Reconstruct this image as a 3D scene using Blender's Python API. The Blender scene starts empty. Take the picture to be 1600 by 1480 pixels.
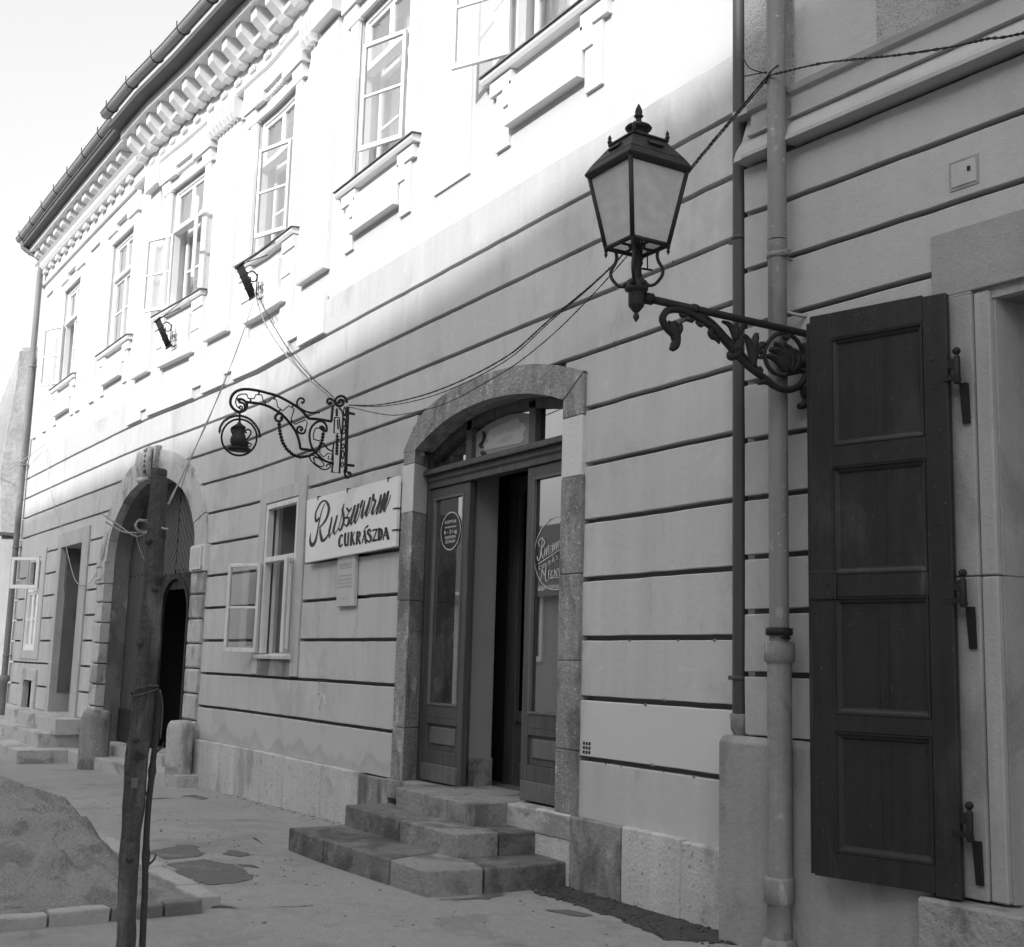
import bpy, math, random
from mathutils import Vector, Matrix, noise
sc = bpy.context.scene
random.seed(7)

# ---------------------------------------------------------------- camera, light, exposure
CAM_Y, CAM_Z = -5.0, 1.5
cam = bpy.data.objects.new('camera', bpy.data.cameras.new('camera'))
sc.collection.objects.link(cam)
right, down, fwd = Vector((0.51641, 0.8559, 0.02767)), Vector((-0.11659, 0.10228, -0.9879)), Vector((-0.84837, 0.50693, 0.1526))
M = Matrix((right, -down, -fwd)).transposed().to_4x4()
M.translation = (0, CAM_Y, CAM_Z)
cam.matrix_world = M
cam.data.sensor_width = 36.0
cam.data.sensor_fit = 'HORIZONTAL'
cam.data.lens = 1935.16 / 1600 * 36
cam.data.clip_start = 0.05
cam.data.clip_end = 1000
sc.camera = cam

SUN_DIR = Vector((0.10, -0.31, 0.19)).normalized()      # towards the sun
world = bpy.data.worlds.new("World")
sc.world = world
world.use_nodes = True
wn, wl = world.node_tree.nodes, world.node_tree.links
wn.clear()
sky = wn.new('ShaderNodeTexSky')
sky.sky_type = 'NISHITA'
sky.sun_disc = False
sky.sun_elevation = math.asin(SUN_DIR.z)
sky.sun_rotation = math.atan2(SUN_DIR.x, SUN_DIR.y)
sky.air_density = 1.6
sky.dust_density = 4.0
bw = wn.new('ShaderNodeSeparateColor')        # blue-sensitive black-and-white film: the sky records pale
bg = wn.new('ShaderNodeBackground')
bg.inputs['Strength'].default_value = 0.15
wo = wn.new('ShaderNodeOutputWorld')
wl.new(sky.outputs[0], bw.inputs[0]); wl.new(bw.outputs[2], bg.inputs[0]); wl.new(bg.outputs[0], wo.inputs[0])

sun = bpy.data.objects.new('sun', bpy.data.lights.new('sun', 'SUN'))
sc.collection.objects.link(sun)
sun.data.energy = 2.0
sun.data.angle = math.radians(1.1)
sun.data.color = (1.0, 1.0, 1.0)
sun.rotation_euler = (-SUN_DIR).to_track_quat('-Z', 'Y').to_euler()
sun.location = SUN_DIR * 60

sc.view_settings.view_transform = 'Standard'
sc.view_settings.look = 'None'
sc.view_settings.exposure = 1.0
sc.view_settings.gamma = 1.0
sc.view_settings.use_curve_mapping = False
sc.render.engine = 'CYCLES'
sc.cycles.max_bounces = 8
sc.cycles.transparent_max_bounces = 12

# ---------------------------------------------------------------- helpers
KX = [-40, -27, -23.3, -20, -18.5, -17, -15.7, -14.6, 20]
KY = [-.9, -.58, -.48, -.37, -.3, -.16, -.07, 0, 0]
def interp(x, xs, ys):
    if x <= xs[0]: return ys[0]
    for i in range(1, len(xs)):
        if x <= xs[i]:
            t = (x - xs[i-1]) / (xs[i] - xs[i-1])
            return ys[i-1] + t * (ys[i] - ys[i-1])
    return ys[-1]
def gm(x): return interp(x, KX, KY)            # the main facade bends: plan offset along its length
def gr(x): return -.12 + .08 * (x + 5.25)      # the next house stands slightly proud and turned
def gz(x): return interp(x, [-80, -20, -10, 0, 10], [-.8, -.2, -.02, .03, .08])

def mat(name, base, rough=.9, var=.0, scale=3., bump=0., bscale=60., detail=None, stain=None, spec=.3, metal=0., streak=None, speck=None, blots=()):
    """grey procedural material. base = albedo. var = large scale mottling. detail=(scale, amount)
    stain=(z0, height, dark) damp band; streak=(amount, scale) vertical runs; speck=(scale, thresh, value)"""
    m = bpy.data.materials.new(name); m.use_nodes = True
    n, l = m.node_tree.nodes, m.node_tree.links
    b = n['Principled BSDF']
    b.inputs['Roughness'].default_value = rough
    b.inputs['Metallic'].default_value = metal
    b.inputs['Specular IOR Level'].default_value = spec
    tc = n.new('ShaderNodeTexCoord'); geo = n.new('ShaderNodeNewGeometry')
    P = geo.outputs['Position']
    val = n.new('ShaderNodeValue'); val.outputs[0].default_value = 1.0
    cur = val.outputs[0]
    def mathn(op, a, bb, c=None, clamp=False):
        x = n.new('ShaderNodeMath'); x.operation = op; x.use_clamp = clamp
        for i, v in enumerate((a, bb, c)):
            if v is None: continue
            if isinstance(v, (int, float)): x.inputs[i].default_value = v
            else: l.new(v, x.inputs[i])
        return x.outputs[0]
    def noi(sc_, det=5, vec=P, rgh=.6):
        t = n.new('ShaderNodeTexNoise'); t.inputs['Scale'].default_value = sc_; t.inputs['Detail'].default_value = det
        t.inputs['Roughness'].default_value = rgh
        l.new(vec, t.inputs['Vector']); return t.outputs['Fac']
    if var:
        f = mathn('MULTIPLY_ADD', noi(scale, 6), var*2, 1-var); cur = mathn('MULTIPLY', cur, f)
    if detail:
        f = mathn('MULTIPLY_ADD', noi(detail[0], 3), detail[1]*2, 1-detail[1]); cur = mathn('MULTIPLY', cur, f)
    if streak:
        mp = n.new('ShaderNodeMapping'); mp.inputs['Scale'].default_value = (streak[1], streak[1], streak[1]*.06)
        l.new(P, mp.inputs['Vector'])
        s = mathn('SUBTRACT', noi(1., 5, mp.outputs[0]), .5)
        cur = mathn('MULTIPLY', cur, mathn('MULTIPLY_ADD', s, streak[0]*2, 1.0))
    if speck:
        v = n.new('ShaderNodeTexNoise'); v.inputs['Scale'].default_value = speck[0]; v.inputs['Detail'].default_value = 2; l.new(P, v.inputs['Vector'])
        r = n.new('ShaderNodeMapRange'); r.interpolation_type = 'SMOOTHSTEP'
        r.inputs['From Min'].default_value = speck[1]; r.inputs['From Max'].default_value = speck[1] + .07
        l.new(v.outputs['Fac'], r.inputs['Value'])
        cur = mathn('MULTIPLY', cur, mathn('MULTIPLY_ADD', r.outputs[0], speck[2]-1, 1.0))
    for bsc, lo, hi, fac, zs in blots:                      # soft-edged stains of their own shape
        mp = n.new('ShaderNodeMapping'); mp.inputs['Scale'].default_value = (1, 1, zs); mp.inputs['Location'].default_value = (bsc*3.1, bsc, fac*7); l.new(P, mp.inputs['Vector'])
        t = n.new('ShaderNodeTexNoise'); t.inputs['Scale'].default_value = bsc; t.inputs['Detail'].default_value = 8; t.inputs['Roughness'].default_value = .62; t.inputs['Distortion'].default_value = .4
        l.new(mp.outputs[0], t.inputs['Vector'])
        r = n.new('ShaderNodeMapRange'); r.interpolation_type = 'SMOOTHSTEP'; r.inputs['From Min'].default_value = lo; r.inputs['From Max'].default_value = hi
        l.new(t.outputs['Fac'], r.inputs['Value']); cur = mathn('MULTIPLY', cur, mathn('MULTIPLY_ADD', r.outputs[0], fac-1, 1.0))
    if stain:
        sx = n.new('ShaderNodeSeparateXYZ'); l.new(P, sx.inputs[0])
        mp = n.new('ShaderNodeMapping'); mp.inputs['Scale'].default_value = (1, 1, .8); l.new(P, mp.inputs['Vector'])
        lvl = mathn('MULTIPLY_ADD', noi(2.1, 3, mp.outputs[0], .5), stain[1]*2.8, stain[0]-stain[1]*1.4)
        d = mathn('SUBTRACT', lvl, sx.outputs['Z'])          # >0 below the tide line
        a = n.new('ShaderNodeMapRange'); a.interpolation_type = 'SMOOTHSTEP'; a.inputs['From Min'].default_value = -.015; a.inputs['From Max'].default_value = .05; l.new(d, a.inputs['Value'])
        c = n.new('ShaderNodeMapRange'); c.interpolation_type = 'SMOOTHSTEP'; c.inputs['From Min'].default_value = .05; c.inputs['From Max'].default_value = .22; l.new(d, c.inputs['Value'])
        nn = noi(14, 6)
        inner = mathn('MULTIPLY', c.outputs[0], mathn('MULTIPLY_ADD', nn, 1.4, .1))
        k = mathn('MULTIPLY', a.outputs[0], mathn('SUBTRACT', 1.0, inner))
        cur = mathn('MULTIPLY', cur, mathn('MULTIPLY_ADD', k, stain[2]-1, 1.0))
    fin = mathn('MULTIPLY', cur, base, clamp=True)
    l.new(fin, b.inputs['Base Color'])
    if bump:
        bp = n.new('ShaderNodeBump'); bp.inputs['Strength'].default_value = bump; bp.inputs['Distance'].default_value = .02
        h = mathn('ADD', noi(bscale, 4), mathn('MULTIPLY', noi(bscale*.12, 3), 1.5))
        l.new(h, bp.inputs['Height']); l.new(bp.outputs[0], b.inputs['Normal'])
    return m
def glassmat(name, tint=.75, refl=1.0):
    m = bpy.data.materials.new(name); m.use_nodes = True
    n, l = m.node_tree.nodes, m.node_tree.links; n.clear()
    o = n.new('ShaderNodeOutputMaterial'); mx = n.new('ShaderNodeMixShader')
    t = n.new('ShaderNodeBsdfTransparent'); t.inputs[0].default_value = (tint,)*3 + (1,)
    g = n.new('ShaderNodeBsdfGlossy'); g.inputs['Roughness'].default_value = .015; g.inputs[0].default_value = (.95,)*3 + (1,)
    f = n.new('ShaderNodeFresnel'); f.inputs[0].default_value = 1.5
    k = n.new('ShaderNodeMath'); k.operation = 'MULTIPLY'; k.inputs[1].default_value = 1.8*refl; k.use_clamp = True
    ns = n.new('ShaderNodeTexNoise'); ns.inputs['Scale'].default_value = 3; bp = n.new('ShaderNodeBump'); bp.inputs['Strength'].default_value = .04
    l.new(ns.outputs[0], bp.inputs['Height']); l.new(bp.outputs[0], g.inputs['Normal'])
    gg = n.new('ShaderNodeNewGeometry'); ir = n.new('ShaderNodeMapRange'); ir.inputs['To Min'].default_value = 1.5; ir.inputs['To Max'].default_value = 1/1.5
    l.new(gg.outputs['Backfacing'], ir.inputs[0]); l.new(ir.outputs[0], f.inputs[0]); l.new(f.outputs[0], k.inputs[0]); l.new(k.outputs[0], mx.inputs[0]); l.new(t.outputs[0], mx.inputs[1]); l.new(g.outputs[0], mx.inputs[2]); l.new(mx.outputs[0], o.inputs[0])
    return m

class MB:
    def __init__(s, warp=None):
        s.v, s.f, s.sm, s.w, s.step = [], [], [], warp, 0
    def add(s, vs, fs, smooth=False):
        o = len(s.v); s.v += [tuple(p) for p in vs]
        for f in fs: s.f.append(tuple(i+o for i in f)); s.sm.append(smooth)
        return s
    def box(s, x0, x1, y0, y1, z0, z1):
        """box, cut along x at the bends of the facade"""
        return s.prof(x0, x1, [(y0, z0), (y1, z0), (y1, z1), (y0, z1)])
    def prof(s, x0, x1, pts, smooth=False):
        """profile in (y,z) swept along x"""
        xs = sorted({x0, x1} | ({k for k in KX if x0 < k < x1} if s.w is gm else set()) | ({x0+(x1-x0)*i/max(1, int((x1-x0)/s.step)) for i in range(max(1, int((x1-x0)/s.step))+1)} if s.step else set()))
        xs = [x for i, x in enumerate(xs) if i == 0 or x-xs[i-1] > 1e-5]
        n = len(pts); vs = [(x, y, z) for x in xs for y, z in pts]; fs = []
        for i in range(len(xs)-1):
            for j in range(n):
                a, b = i*n+j, i*n+(j+1) % n
                fs.append((a, a+n, b+n, b))
        fs.append(tuple(range(n))[::1]); fs.append(tuple(range((len(xs)-1)*n, len(xs)*n))[::-1])
        return s.add(vs, fs, smooth)
    def slab(s, pts, y0, y1):
        """polygon in (x,z) given depth along y"""
        n = len(pts)
        vs = [(x, y0, z) for x, z in pts] + [(x, y1, z) for x, z in pts]
        fs = [tuple(range(n)), tuple(range(n, 2*n))[::-1]] + [(j, j+n, (j+1) % n+n, (j+1) % n) for j in range(n)]
        return s.add(vs, fs)
    def plan(s, pts, z0, z1):
        """polygon in (x,y) given height"""
        n = len(pts)
        vs = [(x, y, z0) for x, y in pts] + [(x, y, z1) for x, y in pts]
        fs = [tuple(range(n))[::-1], tuple(range(n, 2*n))] + [(j, (j+1) % n, (j+1) % n+n, j+n) for j in range(n)]
        return s.add(vs, fs)
    def obox(s, c, u, v, w, a, b, d):
        """oriented box centred at c with unit axes u,v,w and half sizes a,b,d"""
        c, u, v, w = Vector(c), Vector(u), Vector(v), Vector(w)
        vs = [c + u*a*i + v*b*j + w*d*k for i, j, k in ((-1,-1,-1),(1,-1,-1),(1,1,-1),(-1,1,-1),(-1,-1,1),(1,-1,1),(1,1,1),(-1,1,1))]
        return s.add(vs, [(0,3,2,1),(4,5,6,7),(0,1,5,4),(1,2,6,5),(2,3,7,6),(3,0,4,7)])
    def lathe(s, cx, cy, prof, n=20, smooth=True):
        vs = [(cx+r*math.cos(2*math.pi*k/n), cy+r*math.sin(2*math.pi*k/n), z) for r, z in prof for k in range(n)]
        fs = [(i*n+k, i*n+(k+1) % n, (i+1)*n+(k+1) % n, (i+1)*n+k) for i in range(len(prof)-1) for k in range(n)]
        s.add(vs, fs, smooth)
        s.add([vs[k] for k in range(n)], [tuple(range(n))[::-1]]); s.add([vs[(len(prof)-1)*n+k] for k in range(n)], [tuple(range(n))])
        return s
    def tube(s, pts, r, n=8, smooth=3, flat=None, caps=True):
        """tube along pts; r a number or a list; smooth = Catmull-Rom subdivisions (0 keeps corners)"""
        P = [Vector(p) for p in pts]; R = list(r) if isinstance(r, (list, tuple)) else [r]*len(P)
        if smooth and len(P) > 2:
            Q, S = [], []
            for i in range(len(P)-1):
                a, b, c, d = P[max(i-1, 0)], P[i], P[i+1], P[min(i+2, len(P)-1)]
                for k in range(smooth):
                    t = k/smooth
                    Q.append(.5*((2*b)+(c-a)*t+(2*a-5*b+4*c-d)*t*t+(3*b-a-3*c+d)*t**3)); S.append(R[i]+(R[i+1]-R[i])*t)
            Q.append(P[-1]); S.append(R[-1]); P, R = Q, S
        up = Vector((0, 0, 1)); vs = []; prev = None
        for i, p in enumerate(P):
            t = (P[min(i+1, len(P)-1)]-P[max(i-1, 0)])
            t = t.normalized() if t.length > 1e-9 else Vector((0, 0, 1))
            if prev is None:
                a = t.cross(Vector((0, 0, 1)) if abs(t.z) < .9 else Vector((1, 0, 0))).normalized()
            else:
                a = (prev - t*prev.dot(t)); a = a.normalized() if a.length > 1e-6 else t.orthogonal().normalized()
            prev = a; b = t.cross(a)
            for k in range(n):
                o = a*math.cos(2*math.pi*k/n)+b*math.sin(2*math.pi*k/n)
                if flat: o = Vector((o.x*flat, o.y, o.z))
                vs.append(p+o*R[i])
        fs = [(i*n+k, i*n+(k+1) % n, (i+1)*n+(k+1) % n, (i+1)*n+k) for i in range(len(P)-1) for k in range(n)]
        fs += [tuple(range(n))[::-1], tuple(range((len(P)-1)*n, len(P)*n))]
        return s.add(vs, fs, True)
    def ball(s, c, r, sx=1, sy=1, sz=1, n=8):
        pr = []
        vs = [(c[0], c[1], c[2]-r*sz)]
        for i in range(1, n//2+1):
            a = -math.pi/2+math.pi*i/(n//2+1)
            vs += [(c[0]+r*sx*math.cos(a)*math.cos(2*math.pi*k/n), c[1]+r*sy*math.cos(a)*math.sin(2*math.pi*k/n), c[2]+r*sz*math.sin(a)) for k in range(n)]
        vs.append((c[0], c[1], c[2]+r*sz)); m = n//2
        fs = [(0, 1+(k+1) % n, 1+k) for k in range(n)]
        fs += [(1+i*n+k, 1+i*n+(k+1) % n, 1+(i+1)*n+(k+1) % n, 1+(i+1)*n+k) for i in range(m-1) for k in range(n)]
        fs += [(1+(m-1)*n+k, 1+(m-1)*n+(k+1) % n, len(vs)-1) for k in range(n)]
        return s.add(vs, fs, True)
    def build(s, name, m, parent=None, bevel=0, seg=1, jitter=0, fix=True, **tags):
        org = Vector((0, 0, 0)); q = parent
        while q is not None:
            org += q.location; q = q.parent
        if parent is None and 'loc' in tags: org = Vector(tags.pop('loc'))
        loc = org if parent is None else Vector((0, 0, 0))
        vs = []
        for x, y, z in s.v:
            if s.w: y = y + s.w(x)
            if jitter:
                d = noise.noise_vector(Vector((x, y, z))*7.3)*jitter; x += d.x; y += d.y; z += d.z
            vs.append((x-org.x, y-org.y, z-org.z))
        me = bpy.data.meshes.new(name); me.from_pydata(vs, [], s.f)
        me.polygons.foreach_set('use_smooth', s.sm)
        if fix:
            import bmesh
            bm = bmesh.new(); bm.from_mesh(me); bmesh.ops.recalc_face_normals(bm, faces=bm.faces); bm.to_mesh(me); bm.free()
        me.materials.append(m)
        o = bpy.data.objects.new(name, me); sc.collection.objects.link(o)
        o.location = loc
        if parent: o.parent = parent
        if bevel:
            md = o.modifiers.new('bevel', 'BEVEL'); md.width = bevel; md.segments = seg; md.limit_method = 'ANGLE'; md.angle_limit = math.radians(40)
        for k, v in tags.items(): o[k] = v
        return o
def thing(name, label, category, loc, group=None):
    o = bpy.data.objects.new(name, None); sc.collection.objects.link(o); o.location = loc
    o.empty_display_size = .1
    o['label'] = label; o['category'] = category
    if group: o['group'] = group
    return o
def cells(x0, x1, holes):
    """intervals of [x0,x1] left after taking the holes out"""
    out, c = [], x0
    for a, b in sorted(holes):
        if a > c: out.append((c, min(a, x1)))
        c = max(c, b)
    if c < x1: out.append((c, x1))
    return [(a, b) for a, b in out if b-a > .02]
def textobj(name, s, x, z, y, h, m, parent, width=None, shear=0., bold=0., depth=.001, align='LEFT', warp=0):
    cu = bpy.data.curves.new(name, 'FONT'); cu.body = s; cu.size = 1; cu.shear = shear; cu.offset = bold; cu.extrude = 0; cu.align_x = align
    t = bpy.data.objects.new(name, cu); sc.collection.objects.link(t)
    bpy.context.view_layer.update()
    me = bpy.data.meshes.new_from_object(t.evaluated_get(bpy.context.evaluated_depsgraph_get()))
    bpy.data.objects.remove(t); bpy.data.curves.remove(cu)
    xs = [v.co.x for v in me.vertices]; ys = [v.co.y for v in me.vertices]
    sx = h/.72 if width is None else width/(max(xs)-min(xs)); x_off = min(xs) if width is not None else 0
    org = Vector((0, 0, 0)); q = parent
    while q is not None: org += q.location; q = q.parent
    for v in me.vertices:
        v.co = Vector((x+(v.co.x-x_off)*sx, y, z+v.co.y*h/.72+warp*(v.co.x-x_off)*sx)) - org
    me.materials.append(m)
    o = bpy.data.objects.new(name, me); sc.collection.objects.link(o); o.parent = parent
    return o
def thread(a, b, sag, n=14):
    a, b = Vector(a), Vector(b)
    return [a.lerp(b, i/n)-Vector((0, 0, sag*4*(i/n)*(1-i/n))) for i in range(n+1)]

# ---------------------------------------------------------------- materials
GROOVE = mat('groove_shade_dirt', .20, .95, var=.2, scale=2)  # backing behind the courses: groove shade painted into the colour, along with dirt
PLASTER = mat('plaster', .50, .93, var=.10, scale=.9, bump=.16, bscale=110, detail=(26, .06), streak=(.16, 5), blots=((1.3, .54, .66, .86, .6), (3.2, .60, .66, .90, .35), (7, .62, .68, 1.10, 1), (.7, .56, .60, 1.06, 1)))
PLASTER_LOW = mat('plaster_damp', .50, .93, var=.12, scale=1.3, bump=.16, bscale=110, detail=(20, .05), stain=(.60, .22, .84), blots=((1.5, .55, .65, .88, .7),))
PLASTER_NEW = mat('plaster_patch', .58, .93, var=.05, scale=1.5, bump=.10, bscale=110, detail=(40, .04))
PLASTER_UP = mat('plaster_upper', .56, .93, var=.05, scale=.8, bump=.12, bscale=45, detail=(10, .03), streak=(.04, 4))
PLASTER_TRIM = mat('plaster_trim', .76, .9, var=.09, scale=2, bump=.1, bscale=40)
PLASTER_R = mat('plaster_next', .40, .93, var=.10, scale=1.1, bump=.2, bscale=110, detail=(40, .06), streak=(.10, 6), blots=((1.7, .55, .66, .88, .6),))
PLINTH_R = mat('plinth_next', .30, .93, blots=((2, .5, .62, .75, .5),), var=.18, scale=1.6, bump=.35, bscale=40, detail=(25, .08), streak=(.2, 6))
ROUGH = mat('roughcast', .36, .95, var=.1, scale=3, bump=.7, bscale=95, speck=(100, .58, .5), blots=((3, .5, .64, .8, .6),))
STONE = mat('stone_jamb', .28, .9, var=.25, scale=4, bump=.9, bscale=40, detail=(34, .28), streak=(.5, 9), speck=(48, .63, 1.9), blots=((3, .5, .60, .62, .5), (9, .58, .66, 1.5, .4)))
STONE_PALE = mat('stone_pale', .60, .9, var=.10, scale=4, bump=.3, bscale=50, detail=(30, .08))
STONE_PORTAL = mat('stone_portal', .46, .9, var=.18, scale=3, bump=.7, bscale=34, detail=(20, .18), streak=(.3, 7), blots=((2.2, .50, .60, .62, .7), (8, .58, .66, .72, .6)))
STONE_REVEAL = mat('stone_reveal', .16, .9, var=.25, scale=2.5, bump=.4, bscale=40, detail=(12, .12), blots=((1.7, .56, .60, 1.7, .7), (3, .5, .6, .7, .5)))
SLAB = mat('plinth_slab', .52, .9, var=.14, scale=1.8, bump=.5, bscale=40, detail=(22, .12), streak=(.25, 6), speck=(26, .64, .6), blots=((2.4, .54, .64, .72, .6), (9, .60, .68, .8, .5)))
SLAB_DARK = mat('plinth_slab_dark', .27, .9, var=.25, scale=1.8, bump=.6, bscale=40, detail=(22, .18), streak=(.4, 7), blots=((2.4, .48, .60, .55, .5), (9, .58, .66, 1.4, .4)))
STEP = mat('step_stone', .185, .88, var=.3, scale=4.5, bump=.8, bscale=36, detail=(30, .2), blots=((2.6, .44, .62, .50, 1.2), (8, .56, .68, 1.35, 1)))
STEP_TOP = mat('step_stone_mid', .29, .88, var=.3, scale=3.1, bump=.8, bscale=36, detail=(30, .2), blots=((2.3, .48, .64, .55, 1.2), (7, .56, .66, .75, 1)))
STEP_PALE = mat('step_stone_pale', .46, .9, var=.2, scale=2, bump=.6, bscale=30, detail=(22, .16), blots=((2, .52, .62, .62, 1.2), (6, .58, .66, .75, .6)))
PAVE = mat('pavement_asphalt', .35, .95, var=.16, scale=.6, bump=.9, bscale=60, detail=(11, .12), speck=(140, .63, .7), blots=((.9, .50, .62, .86, 1), (3.5, .55, .66, .90, 1), (14, .60, .68, 1.15, 1), (1.6, .60, .68, .82, 1)))
PATCH = mat('damp_asphalt', .15, .85, var=.15, scale=6, bump=.8, bscale=60, detail=(30, .2), blots=((4, .54, .62, 1.3, 1),))
DIRT = mat('dark_soil', .075, .95, var=.35, scale=14, bump=1., bscale=40, detail=(60, .4))
SAND = mat('sand', .31, .97, var=.16, scale=3.5, bump=1.6, bscale=42, detail=(48, .22), speck=(70, .62, .6), blots=((3.4, .52, .6, .74, 1), (11, .58, .66, .78, 1)))
KERB = mat('kerb_stone', .38, .9, var=.25, scale=6, bump=.6, bscale=26, detail=(30, .12))
KERBD = mat('kerb_stone_dark', .17, .9, var=.4, scale=6, bump=.6, bscale=26, detail=(30, .12))
OAK = mat('door_oak', .082, .55, var=.2, scale=2, bump=.15, bscale=90, streak=(.7, 22), spec=.25)
OAK_LIGHT = mat('door_oak_worn', .13, .6, var=.3, scale=5, bump=.2, bscale=90, streak=(.4, 20), spec=.4)
GATE = mat('gate_boards', .075, .7, var=.15, scale=3, bump=.15, bscale=60, streak=(.2, 16))
GATE_DARK = mat('gate_frame', .02, .7, var=.15, scale=3, bump=.15, bscale=60, streak=(.2, 16))
SHUT = mat('shutter_paint', .021, .42, var=.3, scale=2.2, bump=.14, bscale=70, detail=(20, .2), speck=(34, .68, 2.4), streak=(.5, 14), blots=((2.5, .55, .66, 1.6, .4), (6, .62, .68, 1.8, .2)), spec=.32)
IRON = mat('wrought_iron', .012, .55, var=.3, scale=20, bump=.25, bscale=120, spec=.3)
IRON_DULL = mat('lantern_iron', .022, .55, var=.35, scale=14, bump=.4, bscale=110, detail=(60, .3), spec=.3)
ZINC = mat('zinc_pipe', .19, .6, var=.25, scale=3, bump=.2, bscale=40, streak=(.45, 9), speck=(30, .68, 1.9), blots=((4, .56, .66, .72, .3), (12, .60, .68, 1.4, .5)), spec=.4)
PIPE_DARK = mat('dark_pipe', .055, .55, var=.12, scale=3, bump=.08, bscale=60, streak=(.2, 10), spec=.4)
CLAY = mat('clay_pipe', .22, .7, var=.25, scale=4, bump=.35, bscale=40, streak=(.5, 8), detail=(30, .15), blots=((3, .5, .64, .6, .4), (10, .60, .68, 1.5, .4)), spec=.3)
GUTTER = mat('gutter_zinc', .26, .55, var=.15, scale=3, bump=.1, bscale=30, spec=.4)
EAVE = mat('eave_boards', .10, .8, var=.2, scale=3, bump=.1)
TILE = mat('roof_tile', .16, .9, var=.25, scale=6, bump=.6, bscale=25)
WHITE = mat('white_paint', .78, .6, var=.06, scale=6, bump=.1, bscale=60, spec=.4, streak=(.08, 10))
WHITE_OLD = mat('old_white_paint', .64, .7, var=.16, scale=8, bump=.25, bscale=60, spec=.3, streak=(.3, 14))
CURT = mat('room_curtain', .75, .95, var=.06, scale=2)
ROOM = mat('room_wall', .68, .95, var=.05)
VEST = mat('vestibule_plaster', .28, .95, var=.15, scale=2, bump=.1)
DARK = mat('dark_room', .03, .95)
FLOOR = mat('floor_boards', .14, .8, var=.3, scale=6, bump=.3, streak=(.2, 8))
SIGNW = mat('sign_white', .74, .45, var=.05, scale=4, bump=.05, bscale=30, spec=.4)
INK = mat('sign_black_letter', .035, .6)
INK_G = mat('faded_letter', .26, .7)
INK_W = mat('white_lettering', .55, .6)
PLAQUE = mat('plaque_enamel', .48, .6, var=.08, scale=8, bump=.05)
DECAL = mat('dark_decal', .035, .4, spec=.4)
BARK = mat('stake_bark', .075, .9, var=.35, scale=6, bump=1.0, bscale=30, streak=(1.1, 26), blots=((5, .54, .64, 1.7, .25), (3, .5, .6, .6, .3)), speck=(9, .64, .45))
BARK2 = mat('sapling_bark', .055, .85, var=.3, scale=14, bump=.7, bscale=40)
ROPE = mat('pale_rope', .42, .9, var=.2, scale=40, bump=.5, bscale=90)
CABLE = mat('black_cable', .03, .7)
CABLE_G = mat('grey_cable', .30, .8)
LAMPG = mat('lantern_frosted_glass', .50, .35, var=.12, scale=3, detail=(8, .06), spec=.5)
lb = LAMPG.node_tree.nodes['Principled BSDF']; lb.inputs['Transmission Weight'].default_value = .0
GLASS = glassmat('window_glass', .9, 1.3)
GLASS_D = glassmat('door_glass', .42, 2.6)
FARWALL = mat('far_wall', .70, .93, var=.2, scale=1, bump=.4, bscale=20, streak=(.2, 3))
FARRUB = mat('far_rubble', .36, .95, var=.45, scale=2.5, bump=1.0, bscale=10, detail=(12, .3))
OPP = mat('opposite_plaster', .42, .95, var=.1, scale=1)
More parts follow.
